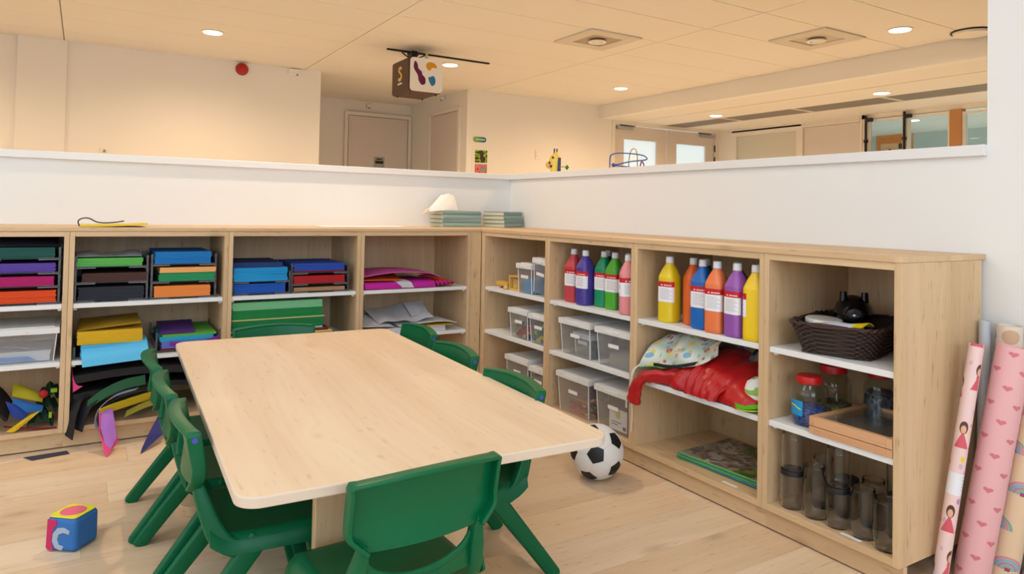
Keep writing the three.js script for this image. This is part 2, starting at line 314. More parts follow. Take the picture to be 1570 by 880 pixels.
{
  const g = structGroup('door_4', 'closed flush door in the side of the recess', 'door');
  P(g, 'door_frame', join(between(2.075, 2.12, 0, 2.40, -5.80, -5.75), between(2.075, 2.12, 0, 2.40, -4.84, -4.79), between(2.075, 2.12, 2.35, 2.40, -5.75, -4.84)), M.frame);
  P(g, 'door_leaf', between(2.10, 2.14, 0.01, 2.345, -5.745, -4.845), M.leaf);
  P(g, 'door_handle', rbox(0.02, 0.02, 0.12, 0.006, 2.07, 1.05, -5.65), M.steel);
}
for (const [x, y, z] of [[1.39, 2.525, -6.47], [2.07, 2.57, -5.32]]) {
  const t = thing('motion_sensor', 'small white detector with dark eye on the recess wall', 'sensor', [x, y, z], z < -6 ? 0 : -PI / 2, 'detectors in the recess');
  P(t, 'housing', rbox(0.07, 0.06, 0.05, 0.012, 0, 0, 0), M.white); P(t, 'eye', cyl(0.016, 0.012, 0.016, 0, -0.026, 0.014, 12), M.dark);
}
// glazed front of the corridor
{
  const X = 6.95, wall = struct('wall_front', join(between(X, X + 0.1, 0, LOW, -4.6, -4.3), between(X, X + 0.1, 0, 1.05, -4.3, -2.97), between(X, X + 0.1, 2.345, LOW, -4.3, 6.2), between(X, X + 0.1, 0, LOW, 2.4, 6.2), between(X, X + 0.1, 0, LOW, -2.01, -1.95), between(X, X + 0.1, 0, 0.9, -1.9, 2.4)), M.frame, 'front of the corridor with doors and glazing');
  const fr = (n, label, za, zb, top, glass, frame, post = 0.045) => {
    const g = structGroup('window_' + n, label, 'window');
    P(g, 'window_frame', join(between(X + 0.0, X + 0.07, 0.9, top + post, za, za + post), between(X + 0.0, X + 0.07, 0.9, top + post, zb - post, zb), between(X + 0.0, X + 0.07, top, top + post, za + post, zb - post), between(X, X + 0.07, 0.9, 0.95, za + post, zb - post)), frame);
    P(g, 'pane', between(X + 0.03, X + 0.036, 0.95, top, za + post, zb - post), glass);
  };
  fr(4, 'pale frosted window beside the double doors', -4.3, -2.97, 2.28, new THREE.MeshPhysicalMaterial({ color: '#e9e6d8', transmission: 0.25, thickness: 0, roughness: 0.6 }), M.frame, 0.09);
  fr(5, 'clear window with the tool board behind, between black posts', -1.93, -1.41, 2.30, M.pane, M.frame, 0.03);
  fr(6, 'clear window next to the orange brown post', -1.39, -0.84, 2.30, M.pane, M.frame, 0.03);
  fr(7, 'clear window on the far side of the orange brown post', -0.70, 0.9, 2.28, M.pane, M.frame, 0.03);
  fr(8, 'clear window at the end of the corridor front', 0.9, 2.4, 2.28, M.pane, M.frame, 0.03);
  struct('trim_5', between(X - 0.02, X + 0.09, 0, 2.345, -0.84, -0.70), paint('#c08a58', 0.5), 'orange brown wooden post in the corridor front', 'trim');
  const d = structGroup('door_5', 'plain closed door in the corridor front', 'door');
  P(d, 'door_leaf', between(X + 0.02, X + 0.06, 0.01, 2.31, -2.94, -2.03), M.leaf);
  P(d, 'door_frame', join(between(X - 0.01, X + 0.08, 0, 2.345, -2.99, -2.945), between(X - 0.01, X + 0.08, 2.315, 2.345, -2.945, -2.02), between(X - 0.01, X + 0.08, 0, 2.345, -2.025, -2.0)), M.frame);
  for (const [k, z] of [[0, -1.93], [1, -1.40]]) {
    const t = thing('black_post', k ? 'thin black metal post beside the orange brown post' : 'thin black metal post beside the plain corridor door', 'post', [X - 0.03, 0, z], 0, 'black posts of the corridor front');
    P(t, 'pole', cyl(0.016, 0.016, 2.385, 0, 1.1925, 0, 12), M.black); P(t, 'clamp', rbox(0.05, 0.05, 0.1, 0.006, -0.01, 2.32, 0.05), M.black); P(t, 'collar', cyl(0.028, 0.028, 0.04, 0, 2.03, 0, 12), M.black);
  }
  // the room behind the glass
  struct('wall_side_room', join(between(9.5, 9.6, 0, LOW, -4.6, 6.2), between(7.07, 9.5, 0, LOW, -4.7, -4.6), between(7.07, 9.5, 0, LOW, 6.2, 6.3)), std({ color: '#c6dad9', roughness: 0.8 }), 'pale green walls of the room behind the corridor glazing');
  const t = thing('tool_board', 'orange wooden play board with black numbers behind the glass', 'board', [7.14, 1.2, -1.66]);
  P(t, 'board_frame', join(between(-0.01, 0.02, 0.8, 0.92, -0.25, 0.25), between(-0.01, 0.02, 0, 0.8, -0.25, -0.19), between(-0.01, 0.02, 0, 0.8, 0.17, 0.25), between(-0.01, 0.02, 0, 0.08, -0.19, 0.17)), paint('#d08a3c', 0.55));
  P(t, 'backing', between(0, 0.008, 0.08, 0.8, -0.19, 0.17), paint('#e6cfae', 0.7));
  const cone = P(t, 'spike', plate([[-0.075, 0], [0.075, 0], [0.05, 0.35], [0.012, 0.62], [-0.012, 0.62], [-0.05, 0.35]], 0.012), paint('#33241f', 0.6)); cone.rotation.y = -PI / 2; cone.position.set(-0.012, 0.1, -0.05);
  for (let k = 0; k < 5; k++) P(t, 'number_mark', between(-0.014, -0.01, 0.72 - k * 0.11, 0.79 - k * 0.11, 0.07, 0.12), M.black);
  for (let k = 0; k < 3; k++) P(t, 'peg', cyl(0.008, 0.008, 0.05, -0.02, 0.86, -0.15 + k * 0.14, 8, 'x'), paint('#c9a23c', 0.5));
  P(t, 'yellow_toy', loft([[0.52, 0.01, 0.03, 2], [0.56, 0.02, 0.06, 2], [0.62, 0.02, 0.07, 2], [0.68, 0.012, 0.03, 2]].map((s) => s.map((q, i) => q).concat([-0.03, -0.17]))), paint('#e8b414', 0.5));
  const leg = thing('board_stand', 'plain wooden stand carrying the play board', 'stand', [7.14, 0, -1.66]);
  P(leg, 'panel', between(-0.01, 0.02, 0.03, 1.2, -0.25, 0.25), paint('#c8a070', 0.6)); P(leg, 'foot', between(-0.08, 0.14, 0, 0.03, -0.25, 0.25), paint('#c8a070', 0.6));
  const rail = thing('wall_rail', 'thin dark rail on the pale green wall behind glass', 'rail', [9.46, 2.05, 0.2]);
  P(rail, 'bar', cyl(0.012, 0.012, 3.2, 0, 0, 0, 10, 'z'), M.grey); for (const z of [-1.4, -0.5, 0.5, 1.4]) P(rail, 'bracket', rbox(0.05, 0.05, 0.04, 0.005, 0.015, 0, z), M.dark);
}
// ---------------------------------------------------------------- downlights
M.glow = new THREE.MeshStandardMaterial({ color: '#fff4e2', emissive: new THREE.Color().setRGB(1, 0.93, 0.8), emissiveIntensity: 3.2 });
const bigCone = 1.42;
function downlight(x, y, z, label, group, I = LAMP, tint = WARM) {
  const t = thing('ceiling_downlight', label, 'downlight', [x, y, z], 0, group);
  P(t, 'trim_ring', lathe([[0.082, 0], [0.098, 0], [0.1, -0.004], [0.097, -0.008], [0.084, -0.008], [0.082, -0.004], [0.082, 0]], 36), M.white);
  P(t, 'lens', cyl(0.082, 0.082, 0.012, 0, -0.006, 0, 36), M.glow);
  const s = new THREE.SpotLight(tint, I, 0, bigCone, 1, 2); s.name = 'downlight_beam'; s.position.set(x, y - 0.009, z); s.target.position.set(x, 0, z); s.castShadow = true; s.shadow.radius = 1.6;
  scene.add(s); scene.add(s.target);
}
const tileLamps = 'round downlights in the tiled ceiling';
for (const [x, z, l] of [[-1.29, -3.305, 'glowing downlight in the ceiling near the red alarm'], [1.18, -3.28, 'glowing downlight right behind the ceiling projector'], [3.645, -3.26, 'glowing downlight near the ceiling step and picture board wall'], [3.652, 0.386, 'glowing downlight near the round ceiling speaker'], [1.18, 0.386, 'glowing downlight above the storage cabinet behind the partition'], [-3.76, -3.3, 'glowing downlight beyond the flat pilaster strip']])
  downlight(x, CEIL, z, l, tileLamps);
for (const [x, z] of [[-1.29, 0.386], [-3.76, 0.386], [-1.29, 4.05], [-3.76, 4.05]]) downlight(x, CEIL, z, 'round dimmed downlight in the ceiling over the table corner', 'downlights over the table corner', LAMP_NOOK * (z > 2 ? 0.25 : x < -3 ? 0.35 : 1), NOOK);
M.led = new THREE.MeshStandardMaterial({ color: '#ffffff', emissive: new THREE.Color().setRGB(0.95, 0.98, 1), emissiveIntensity: 3 });
for (const [x, z, l] of [[-2.75, 1.9, 'square edged light panel in the ceiling near paper shelves'], [-1.65, 3.85, 'square edged light panel in the ceiling near the white wall']]) {
  const t = thing('ceiling_luminaire', l, 'luminaire', [x, CEIL, z]); P(t, 'frame', join(between(-0.62, 0.62, -0.014, 0, -0.32, -0.3), between(-0.62, 0.62, -0.014, 0, 0.3, 0.32), between(-0.62, -0.6, -0.014, 0, -0.3, 0.3), between(0.6, 0.62, -0.014, 0, -0.3, 0.3)), M.white); P(t, 'diffuser', between(-0.6, 0.6, -0.010, 0, -0.3, 0.3), M.led);
  const q = new THREE.RectAreaLight(new THREE.Color().setRGB(0.84, 0.97, 1.10), PANEL, 1.18, 0.58); q.name = 'light_panel_glow'; q.position.set(x, CEIL - 0.013, z); q.lookAt(x, 0, z + 0.0001); scene.add(q);
}
for (const z of [-3.26, -0.82, 1.62]) downlight(5.42, LOW, z, 'round downlight glowing in the lower corridor ceiling', 'downlights in the corridor ceiling', LAMP * 0.9);
for (const z of [-1.83, 0.6, 3.0]) downlight(7.92, LOW, z, 'round downlight in the room behind the corridor glass', 'downlights behind the corridor glass', LAMP * 1.3, new THREE.Color().setRGB(0.82, 0.96, 1));

// ---------------------------------------------------------------- things on the far walls and ceiling
function diffuser(x, z, label, eye) {
  const t = thing('ceiling_vent', label, 'vent', [x, CEIL, z]);
  P(t, 'plate', join(between(-0.295, -0.17, -0.016, 0, -0.295, 0.295, 'x', 0.004), between(0.17, 0.295, -0.016, 0, -0.295, 0.295, 'x', 0.004), between(-0.17, 0.17, -0.016, 0, -0.295, -0.17, 'x', 0.004), between(-0.17, 0.17, -0.016, 0, 0.17, 0.295, 'x', 0.004)), std({ color: '#d6cfc4', roughness: 0.7 }));
  P(t, 'inner_plate', between(-0.17, 0.17, -0.003, 0, -0.17, 0.17, 'x'), paint(eye ? '#b7a692' : '#cbc3b6', 0.7));
  P(t, 'outlet', lathe([[0.05, -0.02], [0.085, -0.02], [0.085, -0.03], [0.07, -0.036], [0.05, -0.03], [0.05, -0.02]]), M.white); P(t, 'cone', cyl(0.03, 0.05, 0.012, 0, -0.026, 0, 24), M.white);
}
diffuser(1.785, -1.41, 'square ceiling vent with brownish inner field and round outlet', true);
diffuser(3.365, -0.215, 'square ceiling vent with pale inner field near the beam', false);
{
  const t = thing('ceiling_speaker', 'round white ceiling speaker with black edge near the white wall', 'speaker', [4.2, CEIL, 0.70]);
  P(t, 'drum', cyl(0.14, 0.15, 0.03, 0, -0.015, 0, 40), M.white); P(t, 'edge_ring', lathe([[0.15, 0], [0.162, 0], [0.162, -0.012], [0.15, -0.012], [0.15, 0]], 40), M.black);
}
{
  const t = thing('alarm_bell', 'round red fire alarm sounder high on the far wall', 'alarm', [-0.79, 2.52, -4.6]);
  const g = lathe([[0, 0.075], [0.035, 0.072], [0.058, 0.05], [0.064, 0.02], [0.064, 0]], 28); g.rotateX(PI / 2); P(t, 'dome', g, paint('#b00f12', 0.35)); P(t, 'base', cyl(0.07, 0.07, 0.012, 0, 0, 0.006, 28, 'z'), paint('#8c0c0e', 0.4));
}
{
  const t = thing('wall_box', 'small white junction box under the ceiling on far wall', 'box', [-0.2, 2.555, -4.6]);
  P(t, 'housing', rbox(0.15, 0.075, 0.04, 0.006, 0, 0, 0.02), M.white); P(t, 'lens', cyl(0.012, 0.012, 0.01, 0.02, -0.035, 0.045, 10, 'z'), M.grey);
}
{
  const t = thing('wall_socket', 'small white socket low on the far wall by pilaster', 'socket', [-2.11, 1.50, -4.6]); P(t, 'plate', rbox(0.08, 0.08, 0.012, 0.004, 0, 0, 0.006), M.white); P(t, 'knob', cyl(0.014, 0.014, 0.02, 0, 0.01, 0.02, 10, 'z'), M.grey);
}
{
  const t = thing('light_switch', 'white light switch on the wall beside the double doors', 'switch', [3.25, 1.785, -4.6]); P(t, 'plate', rbox(0.085, 0.13, 0.014, 0.004, 0, 0, 0.007), M.white); P(t, 'rocker', rbox(0.055, 0.08, 0.008, 0.003, 0, 0, 0.017), M.white);
}
{
  const s = thing('pill_sign', 'small rounded green and blue sign above the picture board', 'sign', [2.30, 1.935, -4.6]);
  P(s, 'plate', plate(roundRect(0.20, 0.072, 0.035), 0.008), std({ map: texture(64, 8, (u) => mixc([150, 190, 60], [20, 90, 160], u)), roughness: 0.4 }));
  { const g = s.children[0].geometry, p = g.attributes.position, uv = g.attributes.uv; for (let i = 0; i < p.count; i++) uv.setXY(i, p.getX(i) / 0.2 + 0.5, 0.5); }
  P(s, 'lettering', join(...[-0.05, -0.03, -0.01, 0.01, 0.03, 0.05, 0.07].map((x) => box(0.012, 0.02, 0.001, x, 0, 0.0085))), paint('#dff0f4', 0.5));
  const n = lattice(31);
  const t = thing('picture_board', 'narrow white board with two colourful pictures on far wall', 'poster', [2.32, 1.2, -4.6]);
  P(t, 'board', between(-0.13, 0.13, 0, 0.62, 0, 0.006), M.white);
  const pic = (y0, y1, cols, k) => P(t, 'picture', between(-0.09, 0.10, y0, y1, 0.006, 0.009), std({ map: texture(48, 48, (u, v) => cols[Math.min(cols.length - 1, Math.floor(n(u * 5 + k, v * 5, 5, 5) * cols.length))], 5, 5), roughness: 0.5 }));
  pic(0.42, 0.59, [[40, 30, 20], [60, 50, 25], [140, 190, 40], [90, 60, 40]], 0); pic(0.20, 0.40, [[200, 60, 40], [220, 120, 130], [160, 120, 160], [120, 180, 40]], 2);
  P(t, 'caption', join(...[-0.07, -0.035, 0.0, 0.045, 0.08].map((x) => between(x - 0.014, x + 0.014, 0.14, 0.17, 0.006, 0.008))), M.dark);
}
{ // interactive projector hanging from the ceiling
  const t = thing('ceiling_projector', 'brown projector box with white front and coloured blobs hanging from ceiling', 'projector', [0.58, 2.13, -2.83]);
  P(t, 'body', rbox(0.36, 0.345, 0.46, 0.03, 0, 0.1725, 0, 'y', 4), std({ color: '#4a2a1c', roughness: 0.45 }));
  const f = P(t, 'front_panel', plate(roundRect(0.345, 0.33, 0.035), 0.012), M.white, 'white front panel'); f.position.set(0.004, 0.1725, 0.226);
  const blob = (pts, c) => P(f, 'blob', plate(pts, 0.002, [], true).translate(0, 0, 0.012), paint(c, 0.5));
  blob([[-0.125, 0.13], [-0.10, 0.10], [-0.09, 0.06], [-0.055, 0.03], [-0.045, 0.0], [-0.015, -0.03], [-0.015, -0.085], [-0.05, -0.10], [-0.085, -0.06], [-0.095, -0.01], [-0.135, 0.05], [-0.14, 0.09]], '#5f0a4a');
  blob([[-0.005, 0.11], [0.03, 0.135], [0.09, 0.12], [0.11, 0.085], [0.06, 0.08], [0.03, 0.05], [0.0, 0.07]], '#d99a14');
  blob([[0.02, -0.02], [0.045, -0.01], [0.075, 0.0], [0.095, -0.03], [0.09, -0.08], [0.06, -0.10], [0.03, -0.06]], '#0f78ad');
  const logo = P(t, 'logo', plate([[0.045, 0.075], [0.0, 0.095], [-0.04, 0.07], [-0.042, 0.03], [0.0, 0.0], [0.022, -0.03], [0.0, -0.055], [-0.035, -0.045], [-0.05, -0.075], [0.0, -0.095], [0.05, -0.065], [0.055, -0.02], [0.02, 0.015], [-0.01, 0.045], [0.0, 0.065], [0.035, 0.045]], 0.002, [], true), paint('#e3c65a', 0.5), 'coloured letter S'); logo.rotation.y = -PI / 2; logo.scale.set(0.9, 0.8, 1); logo.position.set(-0.18, 0.20, 0.0);
  const word = P(t, 'wordmark', join(...[-3, -2, -1, 0, 1, 2, 3].map((k) => box(0.012, 0.018, 0.002, k * 0.016, 0, 0))), M.white); word.rotation.y = -PI / 2; word.position.set(-0.181, 0.10, 0.0);
  P(t, 'stem', between(-0.03, 0.03, 0.34, 0.47, -0.18, -0.06), M.black); P(t, 'mount_rail', between(-0.28, 0.91, 0.455, 0.468, -0.13, -0.10), M.black);
  for (const [x, z] of [[-0.14, -0.16], [0.14, 0.17], [0.14, -0.16], [-0.14, 0.17]]) P(t, 'foot_screw', cyl(0.008, 0.01, 0.014, x, -0.006, z, 8), M.black);
  for (const a of [[-0.10, -0.22], [-0.02, -0.26], [0.09, -0.24], [0.16, -0.2]]) P(t, 'cable', cord([[0, 0.40, -0.12], [a[0] * 0.6, 0.43, -0.15], [a[0], 0.462, a[1] + 0.06]], 0.007, 8), M.black);
  P(t, 'plug', rbox(0.025, 0.06, 0.02, 0.004, 0.08, 0.40, 0.06), paint('#e8e0c0', 0.5));
}
// ---------------------------------------------------------------- shelf units
const D = 0.446, TOPY = 0.88, S1 = 0.574, S2 = 0.346, BOT = 0.086;
function shelfUnit(w, label, category, pos, turn, group, endGrain) {   // local: x across, z to the front, origin on the floor under the middle of the front
  const t = thing('shelf_unit', label, category, pos, turn, group), h = w / 2, T = 0.018, dp = 0.425;
  for (const s of [-1, 1]) P(t, 'side_panel', between(s * h - (s > 0 ? T : 0) + (s > 0 ? -0.0004 : 0.0004), s * h + (s < 0 ? T : 0) + (s > 0 ? -0.0004 : 0.0004), 0.066, 0.864, -dp, 0, 'y', 0.0012), M.oak);
  P(t, 'bottom_panel', between(-h + T, h - T, 0.066, BOT, -dp + 0.01, -0.001, 'x', 0.0012), M.oak);
  P(t, 'top_panel', between(-h + T, h - T, 0.843, 0.864, -dp + 0.01, -0.001, 'x', 0.0012), M.oak);
  P(t, 'back_panel', between(-h + T, h - T, 0.066, 0.864, -dp, -dp + 0.01, 'y'), M.oak);
  P(t, 'plinth', between(-h, h, 0.006, 0.066, -0.038, -0.02, 'x'), M.oak);
  for (const s of [-1, 1]) P(t, 'foot', cyl(0.018, 0.018, 0.066, s * (h - 0.06), 0.033, -dp + 0.08, 10), M.black);
  for (const y of [S1, S2]) {
    const sh = P(t, 'shelf', between(-h + T + 0.001, h - T - 0.001, y - 0.018, y, -dp + 0.012, -0.006, 'x', 0.0015), M.shelf, 'white shelf');
    for (const s of [-1, 1]) P(sh, 'shelf_clip', rbox(0.014, 0.01, 0.012, 0.002, s * (h - T - 0.008), y - 0.023, -0.03), M.white);
  }
  return t;
}
const LX = [-2.93, -2.3245, -1.7265, -1.119, -0.51];
const leftNames = ['oak shelf unit with four stacked coloured trays on top shelf', 'oak shelf unit with two tray towers and dangling coloured card', 'oak shelf unit with blue paper trays and green card stack', 'oak shelf unit with pink and white paper, in the corner'];
for (let i = 0; i < 4; i++) shelfUnit(LX[i + 1] - LX[i], leftNames[i], 'shelf unit', [(LX[i] + LX[i + 1]) / 2, 0, D], 0, 'oak shelf units along the long partition');
const RZ = [0.466, 1.072, 1.67, 2.28, 2.713];
const rightNames = ['oak shelf unit with six small clear boxes beside the corner', 'oak shelf unit with paint bottles above four clear boxes', 'oak shelf unit with paint bottles above crumpled red cloth', 'narrow oak shelf unit with wicker basket and glass jars'];
for (let i = 0; i < 4; i++) shelfUnit(RZ[i + 1] - RZ[i], rightNames[i], 'shelf unit', [-D, 0, (RZ[i] + RZ[i + 1]) / 2], -PI / 2, 'oak shelf units along the short partition');
solo('filler_board', 'narrow upright oak filler board in the cabinet corner, facing chairs', 'board', between(-0.5095, -0.4475, 0.006, 0.864, 0.41, D, 'y', 0.001), M.oak);
solo('filler_board', 'narrow upright oak filler board beside the small clear boxes', 'board', between(-D, -0.41, 0.006, 0.864, 0.4475, 0.4655, 'y', 0.001), M.oak);
solo('worktop', 'long oak worktop over the paper shelves', 'worktop', between(-2.95, -0.4465, 0.8645, TOPY, 0.001, D + 0.004, 'x', 0.002), M.oak);
{ // right worktop with a rounded outer corner
  const pts = [[-D - 0.004, 0.0015], [-0.0015, 0.0015], [-0.0015, 2.714], [-D + 0.02, 2.714]]; for (let i = 0; i <= 6; i++) { const a = PI / 2 + i / 6 * PI / 2; pts.push([-D + 0.02 + 0.024 * Math.cos(a), 2.69 + 0.024 * Math.sin(a)]); }
  const g = new THREE.ExtrudeGeometry(new THREE.Shape(pts.map(([x, z]) => new THREE.Vector2(x, -z))), { depth: 0.0155, bevelEnabled: false }); g.rotateX(-PI / 2); g.translate(0, 0.8645, 0);
  solo('worktop', 'long oak worktop over the paint shelves with rounded corner', 'worktop', metreUV(g, 'z'), M.oak);
}
// ---------------------------------------------------------------- table
const TB = [-1.6115, 1.7075], TT = -0.0405 * -1, TH = 0.475;
{
  const t = thing('play_table', 'low rectangular oak table with pale rounded edges and base plates', 'table', [TB[0], 0, TB[1]], -0.0405);
  const top = new THREE.ExtrudeGeometry(new THREE.Shape(roundRect(0.804, 1.565, 0.045, 8).map(([x, y]) => new THREE.Vector2(x, y))), { depth: 0.0145, bevelEnabled: true, bevelSize: 0.003, bevelThickness: 0.003, bevelSegments: 2, bevelOffset: -0.003 });
  top.rotateX(-PI / 2); top.translate(0, TH - 0.0175, 0); const g = metreUV(top, 'z', 0.3, 0.4);
  const edge = [], face = [], p = g.attributes.position, uv = g.attributes.uv;      // split the pale edge band from the top face
  const out = { a: [[], []], b: [[], []] };
  for (let i = 0; i < p.count; i += 3) { const y = [0, 1, 2].map((k) => p.getY(i + k)), o = y.every((q) => q > TH - 0.0008) ? out.a : out.b; for (let k = 0; k < 3; k++) { o[0].push(p.getX(i + k), p.getY(i + k), p.getZ(i + k)); o[1].push(uv.getX(i + k), uv.getY(i + k)); } }
  const mk = ([a, b]) => { const q = new THREE.BufferGeometry(); q.setAttribute('position', new THREE.Float32BufferAttribute(a, 3)); q.setAttribute('uv', new THREE.Float32BufferAttribute(b, 2)); q.computeVertexNormals(); return q; };
  P(t, 'tabletop', mk(out.a), M.table); P(t, 'edge_band', mk(out.b), paint('#dfcab4', 0.45), 'pale birch edge');
  for (const s of [-1, 1]) {
    P(t, 'upright', rbox(0.40, TH - 0.052, 0.03, 0.003, 0, (TH - 0.021 + 0.03) / 2, s * 0.5, 'y'), M.oak);
    const b = new THREE.ExtrudeGeometry(new THREE.Shape(roundRect(0.80, 0.30, 0.05, 8).map(([x, y]) => new THREE.Vector2(x, y))), { depth: 0.026, bevelEnabled: true, bevelSize: 0.002, bevelThickness: 0.002, bevelSegments: 1, bevelOffset: -0.002 });
    b.rotateX(-PI / 2); b.translate(0, 0.002, s * 0.5); P(t, 'base_plate', metreUV(b, 'z'), M.oak);
  }
  P(t, 'rail', rbox(0.03, 0.08, 0.96, 0.003, 0, TH - 0.064, 0, 'z'), M.oak);
}
// ---------------------------------------------------------------- chairs
const CH = (() => {
  const G = {};
  const backZ = (y) => -0.122 - (y - 0.26) * 0.19;                                  // lean of the back
  const panel = (u, v) => {                                                         // u across -1..1, v up 0..1
    const low = 0.366, topY = 0.503 - 0.010 * u * u, y = low + (topY - low) * v, w = 0.118 + 0.034 * Math.min(1, v / 0.26) ** 0.9;
    return V(u * w, y, backZ(y) - 0.020 * (1 - u * u) - 0.018 * Math.max(0, 1 - v / 0.42) ** 1.2 + 0.004);
  };
  G.back = shell((a, b) => panel(1 - 2 * a, b), 28, 18, 0.006);
  const rimPath = []; for (let i = 0; i <= 8; i++) rimPath.push(panel(-1, i / 8)); for (let i = 1; i < 24; i++) rimPath.push(panel(-1 + i / 12, 1)); for (let i = 8; i >= 0; i--) rimPath.push(panel(1, i / 8));
  // flange: swept round the edge, standing out to the rear
  const fl = rimPath.map((p) => p.clone().add(V(0, 0, -0.010))); const soft = curve(fl, 90);
  G.rim = sweep(soft, [[0.030, 0.010]], V(0, 0, 1), 12, 0.5);
  // seat: dished pan with rolled edges
  const seat = (a, b) => {
    const sx = 2 * a - 1, z = -0.128 + 0.272 * b, hw = 0.140 + 0.012 * b, ed = Math.abs(sx);
    let x = sx * hw * 1.13, y = 0.262 - 0.010 * (1 - sx * sx) * Math.sin(PI * Math.min(1, b * 1.15)); const over = Math.max(0, ed - 0.86) / 0.14;
    if (over > 0) { x = Math.sign(sx) * (0.86 * hw * 1.13 + 0.018 * Math.sin(over * PI / 2)); y -= 0.040 * (1 - Math.cos(over * PI / 2)); }
    if (b > 0.84) { const q = (b - 0.84) / 0.16; y -= 0.030 * q * q; }
    if (b < 0.2) { const q = 1 - b / 0.2; y += 0.028 * q * q; }
    return V(x, y, b < 0.2 ? z - 0.006 * (1 - b / 0.2) : z);
  };
  G.seat = shell(seat, 30, 22, 0.006);
  const sides = [-1, 1];
  G.arm = sides.map((s) => sweep(curve([[s * 0.1215, 0.380, backZ(0.380) - 0.013], [s * 0.121, 0.36, backZ(0.36) - 0.011], [s * 0.127, 0.31, backZ(0.31) - 0.005], [s * 0.136, 0.258, -0.112], [s * 0.139, 0.236, -0.085], [s * 0.141, 0.230, -0.045]], 16), Array.from({ length: 17 }, (_, i) => [0.011 + 0.021 * Math.min(1, i / 6), 0.020 + 0.022 * Math.min(1, i / 9)]), V(1, 0, 0), 14, 0.5));
  G.lip = sweep(curve([[-0.122, 0.352, backZ(0.352) - 0.004], [-0.098, 0.318, backZ(0.318) - 0.008], [-0.05, 0.298, backZ(0.298) - 0.014], [0, 0.293, backZ(0.293) - 0.016], [0.05, 0.298, backZ(0.298) - 0.014], [0.098, 0.318, backZ(0.318) - 0.008], [0.122, 0.352, backZ(0.352) - 0.004]], 24), [[0.010, 0.016]], V(0, 0.3, 1), 10, 0.7);
  G.apron = shell((a, b) => { const x = -0.124 + 0.248 * a, k = 1 - (x / 0.124) ** 2, yt = 0.352 - 0.058 * k ** 0.6; return V(x, 0.268 + (yt - 0.268) * b, -0.126 - (0.268 + (yt - 0.268) * b - 0.262) * 0.19 - 0.012 * k); }, 20, 4, 0.005);
  G.frame = sides.map((s) => sweep(curve([[s * 0.143, 0.234, -0.075], [s * 0.146, 0.236, 0.0], [s * 0.147, 0.238, 0.10]], 6), [[0.024, 0.034]], V(1, 0, 0), 14, 0.45));
  G.rear = sides.map((s) => sweep([V(s * 0.140, 0.246, -0.030), V(s * 0.143, 0.20, -0.066), V(s * 0.152, 0.10, -0.145), V(s * 0.159, 0.006, -0.218), V(s * 0.159, 0, -0.222)], [[0.030, 0.050], [0.030, 0.046], [0.027, 0.040], [0.025, 0.036], [0.021, 0.030]], V(1, 0, 0), 14, 0.42));
  G.front = sides.map((s) => sweep([V(s * 0.142, 0.246, 0.088), V(s * 0.145, 0.20, 0.100), V(s * 0.152, 0.10, 0.124), V(s * 0.158, 0.006, 0.146), V(s * 0.158, 0, 0.147)], [[0.030, 0.050], [0.030, 0.044], [0.027, 0.038], [0.025, 0.034], [0.021, 0.028]], V(1, 0, 0), 14, 0.42));
  G.web = sweep([V(-0.135, 0.228, -0.02), V(0, 0.224, -0.02), V(0.135, 0.228, -0.02)], [[0.03, 0.012]], V(0, 0, 1), 10, 0.5);
  G.dot = (() => { const g = cyl(0.0058, 0.0058, 0.0016, 0, 0, 0, 16, 'x'); g.translate(0.1575, 0.482, backZ(0.484) - 0.005); return g; })();
  return G;
})();
const sticker = paint('#4b45b8', 0.5);
function chair(label, x, z, turn, group, dots = true) {
  const t = thing('child_chair', label, 'chair', [x, 0, z], turn, group);
  P(t, 'backrest', join(CH.back, CH.rim), M.green); P(t, 'seat', join(CH.seat, CH.web, CH.apron), M.green);
  const b = P(t, 'back_frame', join(CH.arm[0], CH.arm[1], CH.lip), M.green);
  for (const k of [0, 1]) { P(t, 'side_rail', CH.frame[k], M.green); P(t, 'leg', CH.rear[k], M.green); P(t, 'leg', CH.front[k], M.green); }
  if (dots) for (const s of [1, -1]) { const d = P(t, 'round_sticker', CH.dot, sticker, 'small violet dot'); d.scale.x = s; }
  return t;
}
const sideL = 'chairs along the side of the table by dangling card', sideR = 'chairs along the side of the table by clear boxes';
chair('green plastic child chair at the table, nearest dangling coloured card', -1.908, 1.285, PI / 2 - 0.02, sideL);
chair('green plastic child chair between its two neighbours on the dice side', -1.903, 1.628, PI / 2 - 0.02, sideL);
chair('green plastic child chair on dice side, beside the table end chair', -1.895, 1.975, PI / 2 - 0.02, sideL);
chair('green plastic child chair by clear boxes, nearest the white paper shelf', -1.285, 1.134, -PI / 2 - 0.03, sideR);
chair('green plastic child chair between its two neighbours on the football side', -1.335, 1.555, -PI / 2 - 0.03, sideR);
chair('green plastic child chair beside the football, leg splayed towards it', -1.385, 2.02, -PI / 2 - 0.03, sideR);
chair('green plastic child chair at the table end facing the shelves, back shown', -1.728, 2.372, PI + 0.06, undefined, false);
chair('green plastic child chair at the table end in front of green card', -1.62, 1.03, -0.03, undefined, false);
